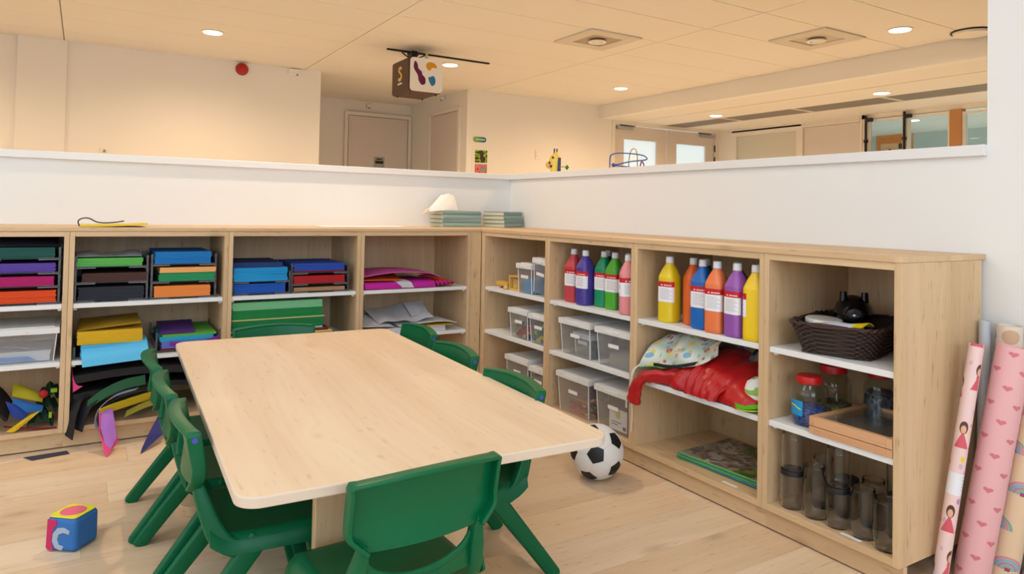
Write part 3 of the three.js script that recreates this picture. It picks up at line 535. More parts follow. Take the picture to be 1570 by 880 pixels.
// ---------------------------------------------------------------- ball
{
  const R = 0.0985, c = V(-0.640, R + 0.0008, 1.700), t = thing('football', 'black and white toy football on the floor by the shelves', 'ball', [c.x, 0, c.z]);
  const ico = new THREE.IcosahedronGeometry(1, 0).attributes.position, vs = []; for (let i = 0; i < 60; i++) { const v = V().fromBufferAttribute(ico, i); if (!vs.some((q) => q.distanceTo(v) < 1e-3)) vs.push(v); }
  const toEye = camera.position.clone().sub(c).normalize(), right = V(Math.cos(YAW), 0, Math.sin(YAW)), up = toEye.clone().cross(right).normalize(); right.copy(up).cross(toEye);
  const v0 = vs[0], nb = vs.filter((v) => Math.abs(v.dot(v0) - 0.4472) < 0.01), e1 = nb[0].clone().addScaledVector(v0, -nb[0].dot(v0)).normalize(), e2 = v0.clone().cross(e1);
  const tilt = 0.13, f = toEye.clone().addScaledVector(up, -tilt).addScaledVector(right, -0.03).normalize(), ang = 33 * PI / 180, a0 = right.clone().multiplyScalar(Math.cos(ang)).addScaledVector(up, Math.sin(ang)); a0.addScaledVector(f, -a0.dot(f)).normalize(); const a1 = f.clone().cross(a0);
  const rot = new THREE.Matrix4().makeBasis(f, a0, a1).multiply(new THREE.Matrix4().makeBasis(v0, e1, e2).transpose());
  const W = vs.map((v) => v.clone().applyMatrix4(rot)), near = (v) => W.filter((q) => Math.abs(q.dot(v) - 0.4472) < 0.01);
  const around = (ctr, pts) => { const a = pts[0].clone().addScaledVector(ctr, -pts[0].dot(ctr)).normalize(), b = ctr.clone().cross(a); return pts.slice().sort((p, q) => Math.atan2(p.dot(b), p.dot(a)) - Math.atan2(q.dot(b), q.dot(a))); };
  const patch = (corners) => {
    const ctr = corners.reduce((s, p) => s.add(p), V()).divideScalar(corners.length), pos = [], N = 6, cn = ctr.clone().normalize();
    corners = corners.map((p) => p.clone().lerp(ctr, 0.012));
    const at = (p) => { const n = p.clone().normalize(); return n; };
    corners.forEach((p, k) => { const q = corners[(k + 1) % corners.length];
      const pt = (i, j) => at(ctr.clone().addScaledVector(p.clone().sub(ctr), i / N).addScaledVector(q.clone().sub(ctr), j / N)).multiplyScalar(R - ((i + j === N) ? 0.0012 : 0)).add(V(0, R + 0.0008, 0));
      for (let i = 0; i < N; i++) for (let j = 0; j < N - i; j++) { const A = [pt(i, j), pt(i + 1, j), pt(i, j + 1)]; if (i + j < N - 1) A.push(pt(i + 1, j), pt(i + 1, j + 1), pt(i, j + 1)); for (const v of A) pos.push(v.x, v.y, v.z); } });
    const g = new THREE.BufferGeometry(), nor = []; g.setAttribute('position', new THREE.Float32BufferAttribute(pos, 3)); g.setAttribute('uv', new THREE.Float32BufferAttribute(new Float32Array(pos.length / 3 * 2), 2)); 
    for (let i = 0; i < pos.length; i += 3) { const n = V(pos[i], pos[i + 1] - R - 0.0008, pos[i + 2]).normalize(); nor.push(n.x, n.y, n.z); } g.setAttribute('normal', new THREE.Float32BufferAttribute(nor, 3)); return g;
  };
  P(t, 'seam_lining', new THREE.SphereGeometry(R - 0.0016, 32, 20).translate(0, R + 0.0008, 0), paint('#c9c6c0', 0.8));
  const bl = paint('#111114', 0.55), wh = paint('#ece9e4', 0.6);
  for (const v of W) P(t, 'black_panel', patch(around(v, near(v)).map((q) => v.clone().multiplyScalar(2 / 3).addScaledVector(q, 1 / 3))), bl);
  for (let i = 0; i < 12; i++) for (let j = i + 1; j < 12; j++) for (let k = j + 1; k < 12; k++) if ([W[i].dot(W[j]), W[j].dot(W[k]), W[i].dot(W[k])].every((q) => Math.abs(q - 0.4472) < 0.01)) {
    const pts = []; for (const [a, b] of [[i, j], [j, k], [k, i]]) pts.push(W[a].clone().multiplyScalar(2 / 3).addScaledVector(W[b], 1 / 3), W[a].clone().multiplyScalar(1 / 3).addScaledVector(W[b], 2 / 3));
    const ctr = W[i].clone().add(W[j]).add(W[k]).normalize(); P(t, 'white_panel', patch(around(ctr, pts)), wh);
  }
}
// ---------------------------------------------------------------- soft dice
{
  const s = 0.094, t = thing('soft_dice', 'soft blue cube with yellow top and pink circle on floor', 'toy cube', [-2.282, 0, 1.368], -0.69);
  P(t, 'body', rbox(s, s, s, 0.014, 0, s / 2, 0, 'y', 4), paint('#2f6fb4', 0.75));
  const puff = (pts, c, h) => { const g = new THREE.ExtrudeGeometry(new THREE.Shape(pts.map(([x, y]) => new THREE.Vector2(x, y))), { depth: h, bevelEnabled: true, bevelSize: 0.001, bevelThickness: 0.001, bevelSegments: 1, bevelOffset: -0.001 }); return [g, paint(c, 0.75)]; };
  const circ = (r, n = 28) => Array.from({ length: n }, (_, i) => [r * Math.cos(i / n * 2 * PI), r * Math.sin(i / n * 2 * PI)]);
  { const o = P(t, 'top_face', ...puff(roundRect(s - 0.008, s - 0.008, 0.014), '#e8dc2c', 0.0012), 'yellow top'); o.rotation.x = -PI / 2; o.position.y = s; const d = P(o, 'disc', ...puff(circ(0.033), '#ea6a80', 0.001), 'pink circle'); d.position.z = 0.0018; }
  { const o = P(t, 'magenta_strip', ...puff([[-0.043, -0.036], [-0.036, -0.043], [-0.018, -0.043], [-0.026, -0.02], [-0.024, 0.01], [-0.010, 0.030], [-0.012, 0.042], [-0.040, 0.042]], '#c8265e', 0.0012)); o.position.set(0, s / 2, s / 2 - 0.0004);
    const k = P(t, 'grey_crescent', ...puff([[0.030, 0.014], [0.012, 0.022], [-0.008, 0.020], [-0.022, 0.004], [-0.024, -0.018], [-0.014, -0.036], [0.006, -0.042], [0.012, -0.030], [-0.002, -0.026], [-0.008, -0.012], [-0.004, 0.002], [0.010, 0.008], [0.028, 0.004]], '#a9b4c4', 0.0012)); k.position.set(0, s / 2, s / 2 - 0.0002); }
}
// ---------------------------------------------------------------- paper on the long shelves
const paper = (c) => paint(c, 0.78);
function stackGeo(w, h, d, jit = 0.002) {
  const n = Math.max(2, Math.round(h / 0.008)), gs = [];
  for (let i = 0; i < n; i++) { const g = new THREE.BoxGeometry(w - rr(0, jit), h / n - 0.0004, d - rr(0, jit)); g.rotateY(rr(-1, 1) * jit * 1.5); g.translate(rr(-1, 1) * jit, (i + 0.5) * h / n, rr(-1, 1) * jit); gs.push(g); }
  return join(gs);
}
function stack(label, c, x, y, z, w, h, d, turn = 0, group) { return solo('paper_stack', label, 'paper', stackGeo(w, h, d), paper(c), [x, y, z], turn, group); }
function letterTray(label, x, y, w = 0.255, h = 0.055, z = 0.255, turn = 0, group = 'stacking letter trays on the shelves') {
  const t = thing('letter_tray', label, 'tray', [x, y, z], turn, group), d = 0.335;
  P(t, 'base', between(-w / 2, w / 2, 0.004, 0.007, -d / 2, d / 2), M.dark);
  for (const s of [-1, 1]) { P(t, 'side_wall', between(s * w / 2 - 0.0015, s * w / 2 + 0.0015, 0.004, 0.034, -d / 2, d / 2), M.smoke); for (const q of [-1, 1]) P(t, 'post', between(s * w / 2 - 0.004, s * w / 2 + 0.004, 0, h - 0.0005, q * (d / 2 - 0.012) - 0.004, q * (d / 2 - 0.012) + 0.004), M.smoke); }
  P(t, 'rear_wall', between(-w / 2, w / 2, 0.004, 0.034, -d / 2, -d / 2 + 0.003), M.smoke);
  for (const s of [-1, 1]) P(t, 'front_lip', between(s * w * 0.36 - w * 0.13, s * w * 0.36 + w * 0.13, 0.0, 0.0085, d / 2 - 0.004, d / 2), paint('#77757a', 0.45));
  return t;
}
// bay 1: tower of four
[['#e0480c', 'orange', 0.574, 0.048], ['#b00a62', 'magenta', 0.640, 0.038], ['#5b3f9e', 'purple', 0.694, 0.036], ['#0d4f47', 'dark green', 0.750, 0.042]].forEach(([c, n, y, h], i) => {
  letterTray('dark letter tray holding the ' + n + ' paper beside the clear box', -2.487, y, 0.262, [0.066, 0.054, 0.056, 0.05][i]); stack(n + ' paper stack in a letter tray of the tall tower', c, -2.487 + rr(-0.006, 0.004), y + 0.0075, 0.262, 0.238, h, 0.31);
});
solo('dark_sheet', 'loose dark navy sheets on the top tray of the tower', 'paper', quad([-2.60, 0.805, 0.40], [-2.362, 0.805, 0.40], [-2.37, 0.832, 0.12], [-2.60, 0.835, 0.12], [0, 0.006, 0]), paper('#232a3c'));
solo('dark_sheet', 'loose black sheet under the navy sheets on top tray', 'paper', quad([-2.61, 0.797, 0.41], [-2.365, 0.796, 0.415], [-2.37, 0.812, 0.12], [-2.60, 0.815, 0.12], [0, 0.006, 0]), paper('#16161c'));
// bay 2: two towers of three
[['#20252f', 'black', 0.574, 0.054, -2.172], ['#4a2a22', 'dark brown', 0.648, 0.036, -2.160], ['#58b04e', 'light green', 0.712, 0.034, -2.180]].forEach(([c, n, y, h, x], i) => {
  letterTray('dark letter tray holding the ' + n + ' paper', -2.172, y, 0.258, [0.074, 0.064, 0.05][i]); stack(n + ' paper stack in a letter tray', c, x, y + 0.0075, 0.262, 0.236, h, 0.315);
});
solo('plastic_sleeve', 'clear grey plastic wrapping on the light green paper', 'wrapping', shell((u, v) => V(-2.30 + 0.235 * u, 0.7565 + 0.018 * Math.sin(PI * Math.min(1, v * 1.1)) * (0.6 + 0.4 * Math.sin(u * 9)) + 0.004, 0.415 - 0.29 * v), 18, 10, 0.001), new THREE.MeshPhysicalMaterial({ color: '#c9d3da', transmission: 0.45, thickness: 0, roughness: 0.2 }));
[['#f08a3c', 'bright orange', 0.574, 0.048, -1.905], ['#20935a', 'green', 0.642, 0.036, -1.888], ['#0a74bc', 'bright blue', 0.716, 0.052, -1.905]].forEach(([c, n, y, h, x], i) => {
  letterTray('dark letter tray holding the ' + n + ' paper of the right tower', -1.900, y, 0.252, [0.068, 0.074, 0.05][i]); stack(n + ' paper stack in a letter tray next to brown paper', c, x, y + 0.0075, 0.262, 0.222, h, 0.315);
});
stack('peach paper stack lying on green paper in a tray', '#f2ae66', -1.886, 0.6865, 0.266, 0.222, 0.022, 0.315);
// bay 2 second shelf
letterTray('dark letter tray under the yellow and light blue paper', -2.172, S2, 0.25, 0.05);
stack('light blue paper stack jutting out over the shelf edge', '#4fb0dc', -2.158, S2 + 0.0075, 0.285, 0.235, 0.052, 0.33);
solo('paper_sheet', 'light blue sheets sagging over the white shelf edge', 'paper', ribbon([[-2.157, 0.404, 0.34], [-2.156, 0.400, 0.44], [-2.153, 0.372, 0.470], [-2.15, 0.332, 0.482]], [0.236, 0.014, 0], 0.006, 12), paper('#5bbbe6'));
stack('deep yellow paper stack on top of the light blue paper', '#dfae12', -2.168, S2 + 0.060, 0.275, 0.234, 0.052, 0.325, -0.02);
solo('paper_sheet', 'single curled olive yellow sheet on the yellow stack', 'paper', quad([-2.28, 0.462, 0.42], [-2.06, 0.480, 0.42], [-2.06, 0.484, 0.14], [-2.28, 0.470, 0.14], [0, 0.006, 0]), paper('#b8921c'));
letterTray('dark letter tray with mixed purple, green and blue sheets', -1.875, S2, 0.25, 0.085, 0.255, 0);
[['#7d1a24', 'dark red', 0.010, 0], ['#6078c8', 'periwinkle blue', 0.030, 0.004], ['#1fa2c4', 'cyan', 0.018, -0.004], ['#5fae3c', 'leaf green', 0.010, 0.006]].reduce((y, [c, n, h, dx]) => { stack(n + ' paper layer in the mixed tray', c, -1.878 + dx, y, 0.262, 0.215, h, 0.31); return y + h; }, S2 + 0.0075);
solo('paper_sheet', 'purple sheet on top of the mixed tray', 'paper', quad([-1.985, 0.4245, 0.415], [-1.85, 0.4245, 0.415], [-1.83, 0.437, 0.12], [-1.98, 0.437, 0.12], [0, 0.004, 0]), paper('#5a2f86'));
solo('paper_sheet', 'violet sheet sticking out of the mixed tray front', 'paper', ribbon([[-1.95, 0.383, 0.421], [-1.90, 0.379, 0.424], [-1.85, 0.372, 0.423], [-1.79, 0.386, 0.421], [-1.752, 0.398, 0.419]], [0, 0.016, 0], 0.0015), paper('#7c1f9a'));
// bay 3
letterTray('dark letter tray holding mid blue paper', -1.575, S1, 0.25, 0.055); stack('mid blue paper stack at the bottom of the tray pair', '#0d54b4', -1.582, S1 + 0.0075, 0.262, 0.225, 0.044, 0.315);
letterTray('dark letter tray holding sky blue paper', -1.575, S1 + 0.055, 0.25, 0.05); stack('sky blue paper stack in the upper tray', '#1596d4', -1.584, S1 + 0.0625, 0.265, 0.238, 0.062, 0.32, 0.02);
stack('navy blue paper stack on top of sky blue paper', '#15356e', -1.592, S1 + 0.1250, 0.262, 0.225, 0.022, 0.31, -0.03);
solo('paper_sheet', 'sagging sky blue sheet at the stack edge', 'paper', quad([-1.70, 0.672, 0.424], [-1.465, 0.672, 0.428], [-1.47, 0.676, 0.30], [-1.70, 0.676, 0.30], [0, -0.004, 0.004]), paper('#22b4e4'));
letterTray('dark letter tray holding tan and brown paper', -1.305, S1, 0.27, 0.036); stack('tan paper stack under the red paper', '#b08358', -1.31, S1 + 0.0075, 0.262, 0.245, 0.018, 0.315);
letterTray('dark letter tray holding red paper', -1.305, S1 + 0.036, 0.27, 0.052); stack('red paper stack in the middle tray', '#b3131c', -1.31, S1 + 0.0435, 0.262, 0.245, 0.036, 0.315);
letterTray('dark letter tray holding wrapped royal blue paper', -1.305, S1 + 0.088, 0.27, 0.05); stack('dark red paper layer under the wrapped blue paper', '#7c0f1a', -1.31, S1 + 0.0955, 0.262, 0.245, 0.008, 0.315);
stack('royal blue paper stack wrapped in glossy plastic', '#1f48ac', -1.312, S1 + 0.1035, 0.262, 0.243, 0.034, 0.312);
[['#1c3f94', 'navy', 0.016, -1.445, 0.50], ['#2c8f3c', 'grass green', 0.022, -1.475, 0.46], ['#e6d27a', 'cream yellow', 0.010, -1.474, 0.46], ['#7d1420', 'maroon', 0.013, -1.485, 0.44], ['#9fd0c4', 'pale teal', 0.008, -1.497, 0.412], ['#0e7a3e', 'emerald', 0.044, -1.497, 0.410], ['#ecd98a', 'pale yellow', 0.006, -1.492, 0.418], ['#12823f', 'bright emerald', 0.042, -1.498, 0.408], ['#7cc08c', 'mint green', 0.034, -1.499, 0.406]].reduce((y, [c, n, h, x, w]) => { stack(n + ' card layer in the tall mixed card pile', c, x, y, 0.275, w, h, 0.30); return y + h; }, S2 + 0.0005);
// bay 4
stack('magenta tissue paper stack with a grey band', '#b8108e', -0.905, S1 + 0.0005, 0.285, 0.375, 0.034, 0.29);
solo('paper_sheet', 'magenta sheet hanging over the front of the stack', 'paper', ribbon([[-0.905, 0.6095, 0.22], [-0.905, 0.6115, 0.40], [-0.903, 0.602, 0.433], [-0.90, 0.578, 0.437]], [0.38, 0, 0], 0.002), paper('#c0189a'));
solo('paper_band', 'silver grey paper band around the magenta paper', 'band', ribbon([[-0.90, 0.6135, 0.24], [-0.90, 0.6155, 0.405], [-0.884, 0.605, 0.4375], [-0.87, 0.580, 0.4405]], [0.072, 0, 0.01], 0.0015), paper('#c8c6ca'));
solo('paper_sheet', 'orange sheet between magenta and pink paper', 'paper', quad([-1.09, 0.622, 0.425], [-0.90, 0.619, 0.43], [-0.82, 0.628, 0.12], [-1.09, 0.628, 0.12], [0, 0.006, 0], 0.004), paper('#e2600e'));
solo('paper_sheet', 'large pink sheet bulging over the magenta paper', 'paper', shell((u, v) => V(-1.095 + 0.435 * u, 0.634 + 0.030 * Math.sin(PI * Math.min(1, u * 0.9 + 0.08)) * (0.4 + 0.6 * Math.sin(PI * (0.25 + 0.6 * v))) - 0.016 * Math.max(0, u - 0.85) / 0.15, 0.432 - 0.33 * v - 0.05 * Math.max(0, u - 0.8)), 18, 10, 0.004), paper('#cc55a6'));
solo('paper_sheet', 'orange sheet lying beside the pink paper', 'paper', quad([-0.67, 0.590, 0.40], [-0.60, 0.600, 0.38], [-0.60, 0.618, 0.12], [-0.67, 0.606, 0.12], [0, 0.012, 0], 0.004), paper('#dd4f0c'));
solo('paper_sheet', 'crumpled red sheet at the shelf front', 'paper', shell((u, v) => V(-0.715 + 0.125 * u, 0.582 + 0.012 * Math.abs(Math.sin(u * 11 + v * 3)) + 0.010 * v, 0.425 - 0.13 * v), 24, 8, 0.002), paper('#c0141c'));
solo('paper_curl', 'magenta paper curl beside the crumpled red sheet', 'paper', cord(Array.from({ length: 14 }, (_, i) => [-0.705 + i * 0.006, 0.597 + 0.010 * Math.cos(i * 1.6), 0.432 + 0.004 * Math.sin(i * 1.6)]), 0.004, 40), paper('#c8189c'));
stack('white drawing paper stack on the corner unit', '#dcdadd', -0.86, S2 + 0.0005, 0.27, 0.44, 0.028, 0.30);
solo('paper_sheet', 'yellow sheet under the white drawings', 'paper', quad([-0.86, 0.3775, 0.432], [-0.60, 0.3775, 0.436], [-0.58, 0.379, 0.14], [-0.86, 0.379, 0.14]), paper('#e8bc10'));
solo('paper_sheet', 'white curled drawing with rounded front edge', 'paper', ribbon([[-0.90, 0.384, 0.28], [-0.76, 0.394, 0.28], [-0.64, 0.394, 0.28], [-0.575, 0.382, 0.28]], [0, 0, 0.30], 0.002), paper('#e4e2e4'));
solo('paper_sheet', 'white crumpled drawing standing highest on the pile', 'paper', shell((u, v) => V(-1.0 + 0.30 * u, 0.398 + 0.018 * u + 0.040 * v + 0.008 * Math.sin(7 * u + 2 * v) + 0.004 * Math.sin(17 * u - 5 * v), 0.40 - 0.26 * v), 18, 10, 0.0015), paper('#d4d3d8'));
solo('paper_sheet', 'white flat drawing against the unit side', 'paper', quad([-1.09, 0.392, 0.42], [-0.93, 0.386, 0.42], [-0.93, 0.412, 0.14], [-1.09, 0.425, 0.14], [0, 0.008, 0], 0.002), paper('#dad9dc'));
solo('paper_sheet', 'white torn drawing peeking out behind the crumpled one', 'paper', quad([-0.80, 0.418, 0.34], [-0.69, 0.418, 0.33], [-0.68, 0.475, 0.2], [-0.79, 0.470, 0.2], [0, 0.008, 0.004], 0.0015), paper('#cfced4'));

// ---------------------------------------------------------------- clear boxes
function clearBox(label, p, w, h, d, turn, group, tag = true, tilt = 0) {   // origin under the middle, local z to the front
  const t = thing('clear_box', label, 'storage box', p, turn, group); const q = 0.0022, tp = 0.012; t.rotation.z = tilt; t.rotation.order = 'YXZ';
  const wall = (ax, s) => shell((u, v) => { const k = 1 - tp * (1 - v) / 0.1; const a = (u - 0.5) * (ax ? d : w), y = q + v * (h - q), f = 1 - 0.07 * (1 - v); return ax ? V(s * w / 2 * f, y, a * f * (s)) : V(a * f * s * -1, y, s * d / 2 * f); }, 1, 1, q);
  P(t, 'body', join(wall(1, 1), wall(1, -1), wall(0, 1), wall(0, -1), between(-w * 0.465, w * 0.465, 0, q, -d * 0.465, d * 0.465)), M.clear);
  for (const a of [-1, 1]) for (const b of [-1, 1]) P(t, 'corner_rib', sweep([V(a * w * 0.464, 0.003, b * d * 0.464), V(a * w * 0.497, h, b * d * 0.497)], [[0.004, 0.004]], V(1, 0, 0), 8, 0.6), M.lid);
  const l = P(t, 'lid', join(rbox(w + 0.014, 0.006, d + 0.014, 0.002, 0, h + 0.009, 0), rbox(w - 0.02, 0.004, d - 0.02, 0.0015, 0, h + 0.013, 0), between(-w / 2 - 0.007, w / 2 + 0.007, h - 0.012, h + 0.008, d / 2 + 0.004, d / 2 + 0.007), between(-w / 2 - 0.007, w / 2 + 0.007, h - 0.012, h + 0.008, -d / 2 - 0.007, -d / 2 - 0.004), between(-w / 2 - 0.007, -w / 2 - 0.004, h - 0.012, h + 0.008, -d / 2 - 0.004, d / 2 + 0.004), between(w / 2 + 0.004, w / 2 + 0.007, h - 0.012, h + 0.008, -d / 2 - 0.004, d / 2 + 0.004)), M.lid, 'milky white lid');
  P(l, 'clip', rbox(w * 0.4, 0.014, 0.006, 0.002, 0, h - 0.004, d / 2 + 0.010), M.lid);
  if (tag) P(t, 'name_label', between(-0.032, 0.032, h * 0.56, h * 0.56 + 0.015, d / 2 * 0.97 + 0.0015, d / 2 * 0.97 + 0.003), paint('#f2f0ee', 0.6), 'white paper label');
  return t;
}
const RT = -PI / 2, boxesG = 'clear boxes on the short shelves';
clearBox('large clear box of paper strips beside the dangling card', [-2.52, S2, 0.27], 0.33, 0.125, 0.30, 0, undefined, false);
stack('white paper offcuts inside the large clear box', '#cfcdd2', -2.52, S2 + 0.004, 0.27, 0.285, 0.04, 0.255);
for (const [a, b, c, n] of [[[-2.60, 0.399, 0.36], [-2.42, 0.412, 0.39], '#8a5fa8', 'violet'], [[-2.50, 0.403, 0.30], [-2.385, 0.432, 0.38], '#e0b03c', 'golden'], [[-2.62, 0.395, 0.30], [-2.45, 0.401, 0.395], '#d8d4e2', 'lilac white']])
  solo('paper_strip', n + ' paper strip inside the large clear box', 'paper strip', ribbon([a, [(a[0] + b[0]) / 2, (a[1] + b[1]) / 2 + 0.008, (a[2] + b[2]) / 2], b], [0, 0.004, 0.018], 0.0015), paper(c));
solo('paper_strip', 'sky blue paper strip at the front of large clear box', 'paper strip', quad([-2.58, 0.358, 0.4075], [-2.42, 0.354, 0.4075], [-2.45, 0.372, 0.4085], [-2.55, 0.374, 0.4085], [0, 0, 0.001]), paper('#4f86c8'));

function bx(label, y, z, w, h, d = 0.29, dx = 0, tilt = 0) { return clearBox(label, [-D + 0.022 + d / 2 + dx, y, z], w, h, d, RT, boxesG, true, tilt); }
bx('small clear box with blue filling, beside wooden blocks', S1, 0.845, 0.125, 0.135, 0.20);
bx('small clear box tilted against its blue neighbour', S1 + 0.012, 0.972, 0.115, 0.155, 0.22, 0.0, -0.10);
bx('clear box of red and yellow bits under wooden blocks', S2, 0.795, 0.165, 0.135, 0.27);
bx('clear box of bright blue and yellow shapes', S2, 0.972, 0.145, 0.130, 0.27);
bx('wide clear box on the bottom shelf near the corner', BOT, 0.79, 0.20, 0.155, 0.30);
bx('clear box on the bottom shelf with dark contents', BOT, 0.978, 0.125, 0.140, 0.28, 0.0);
bx('clear box with a smaller box inside, under paint bottles', S2, 1.262, 0.215, 0.145, 0.29);
bx('clear box of grey odds and ends under pink paint', S2, 1.525, 0.215, 0.145, 0.29);
bx('clear box full of coloured pencils on the bottom shelf', BOT, 1.255, 0.225, 0.165, 0.30);
bx('clear box with a white card inside, by hanging strings', BOT, 1.528, 0.215, 0.165, 0.30);
{ // fillings
  const heap = (label, cat, x, y, z, hx, hz, h, c, k) => solo('loose_filling', label, cat, loft([[0.0005, hx * 0.97, hz * 0.97, 5], [h * 0.4, hx, hz, 5], [h * (0.72 + 0.05 * Math.sin(k)), hx, hz * 0.98, 4.5], [h * 0.92, hx * 0.78, hz * 0.7, 3], [h, hx * 0.4, hz * 0.4, 2.4], [h * 1.02, 0.004, 0.004, 2]], 40), paper(c), [x, y, z]);
  heap('light blue filling inside the small clear box', 'filling', -0.325, S1 + 0.003, 0.845, 0.082, 0.050, 0.075, '#3f93c8', 1);
  solo('blue_bag', 'blue bag squeezed between two small clear boxes', 'bag', loft([[S1 + 0.001, 0.07, 0.006, 3], [S1 + 0.04, 0.085, 0.008, 3], [S1 + 0.09, 0.08, 0.004, 3]]), paper('#1f7fc0'), [-0.30, 0, 0.9145]);
  heap('dark grey filling inside the tilted clear box', 'filling', -0.30, S1 + 0.022, 0.975, 0.08, 0.042, 0.05, '#8f9096', 2);
  heap('dark filling in the box by the corner post', 'filling', -0.28, BOT + 0.003, 0.978, 0.11, 0.05, 0.07, '#5a5552', 3);
  heap('brown filling in the wide bottom box', 'filling', -0.27, BOT + 0.003, 0.79, 0.12, 0.08, 0.06, '#8d7f70', 5);
  heap('grey filling in the box under pink paint', 'filling', -0.28, S2 + 0.003, 1.525, 0.115, 0.085, 0.07, '#8e8c86', 4);
  heap('brown pencil shavings in the card box', 'filling', -0.27, BOT + 0.003, 1.528, 0.10, 0.085, 0.06, '#8a5a44', 6);
  const bits = (label, cat, n, x0, x1, y, y1, z0, z1, cols, s) => { for (let i = 0; i < n; i++) { const o = solo('craft_bit', label, cat, rbox(rr(0.6, 1.5) * s, rr(0.5, 0.9) * s, rr(0.5, 1.2) * s, 0.002), paper(cols[i % cols.length]), [i < n * 0.7 ? x0 + rr(0, 0.012) : rr(x0, x1), y + (y1 - y) * (Math.floor(i / 5) * 5 / n) + s * 0.5, z0 + (z1 - z0) * ((i % 5) + 0.5) / 5], rr(0, 3), label); } };
  bits('small coloured craft bit inside a clear box', 'craft bit', 24, -0.395, -0.20, S2 + 0.003, S2 + 0.095, 0.735, 0.855, ['#a82a3a', '#9c3f58', '#b8343c', '#d8a82a', '#3c4f9c', '#8c8f44'], 0.022);
  bits('small bright puzzle shape inside a clear box', 'shape', 28, -0.395, -0.20, S2 + 0.003, S2 + 0.10, 0.915, 1.03, ['#2a78c0', '#e2c020', '#2a8fa8', '#3a5fb4', '#c8c22c', '#238a5a'], 0.024);
  const t = clearBox('small milky box inside the box under paint bottles', [-0.325, S2 + 0.0025, 1.27], 0.115, 0.085, 0.12, RT, undefined, true);
  const pc = ['#e0a024', '#d8583c', '#c83c78', '#c84a3c', '#c43c88', '#8c4a34', '#b0303c', '#c85c28', '#4a7a9c', '#d88a2a', '#7a3a5a', '#c44a40'];
  for (let i = 0; i < 22; i++) {
    const a = rr(-0.35, 0.35), o = thing('coloured_pencil', 'coloured pencil lying in the clear pencil box', 'pencil', [i < 12 ? -0.392 + rr(0, 0.02) : rr(-0.36, -0.2), BOT + 0.008 + Math.floor(i % 12 / 2) * 0.0135 + (i > 11 ? 0.01 : 0), 1.255 + rr(-0.012, 0.012)], 0, 'coloured pencils in the clear box');
    const g = cyl(0.0045, 0.0045, 0.125, 0, 0, 0, 6, 'z'); P(o, 'barrel', g, paper(pc[i % 12])); P(o, 'point', cyl(0.0045, 0.0008, 0.016, 0, 0, 0.0705, 6, 'z'), paper('#d9b98c')); o.rotation.set(rr(-0.12, 0.12) + (i % 2 ? 0.1 : -0.05), a * 0.4 + (i % 3 - 1) * 0.15, 0);
  }
  const cd = thing('info_card', 'white card with yellow spot inside the end clear box', 'card', [-0.407, BOT + 0.012, 1.545], RT); P(cd, 'card', between(-0.055, 0.055, 0, 0.085, 0, 0.0015), paint('#e9e7ea', 0.6)); P(cd, 'spot', cyl(0.014, 0.014, 0.001, 0.0, 0.062, 0.002, 16, 'z'), paint('#e4c614', 0.6)); P(cd, 'print', join(between(-0.04, 0.02, 0.03, 0.033, 0.0015, 0.002), between(-0.04, 0.0, 0.02, 0.023, 0.0015, 0.002), between(0.03, 0.048, 0.008, 0.022, 0.0015, 0.002)), M.dark);
}
// wooden blocks in the corner
solo('wooden_block', 'flat yellow wooden peg block at the shelf corner', 'block', join(rbox(0.10, 0.022, 0.05, 0.004, 0, 0.024, 0), rbox(0.018, 0.014, 0.018, 0.004, -0.035, 0.007, 0), rbox(0.018, 0.014, 0.018, 0.004, 0.035, 0.007, 0)), std({ color: '#d9a94e', roughness: 0.5 }), [-0.385, S1 + 0.0005, 0.60], RT + 0.1);
solo('wooden_block', 'upright yellow wooden box beside the flat peg block', 'block', join(between(-0.045, 0.045, 0, 0.01, -0.03, 0.03), between(-0.045, -0.037, 0.01, 0.075, -0.03, 0.03), between(0.037, 0.045, 0.01, 0.075, -0.03, 0.03), between(-0.037, 0.037, 0.01, 0.075, -0.03, -0.022), between(-0.037, 0.037, 0.067, 0.075, -0.022, 0.03), between(-0.030, 0.030, 0.012, 0.06, -0.02, 0.012)), std({ color: '#d8b062', roughness: 0.5 }), [-0.375, S1 + 0.0005, 0.715], RT + 0.05);
solo('wooden_bead', 'small wooden bead in front of the peg blocks', 'bead', lathe([[0, 0], [0.008, 0], [0.012, 0.006], [0.012, 0.012], [0.006, 0.02], [0, 0.021]], 16), std({ color: '#d7b678', roughness: 0.5 }), [-0.42, S1 + 0.0005, 0.665]);
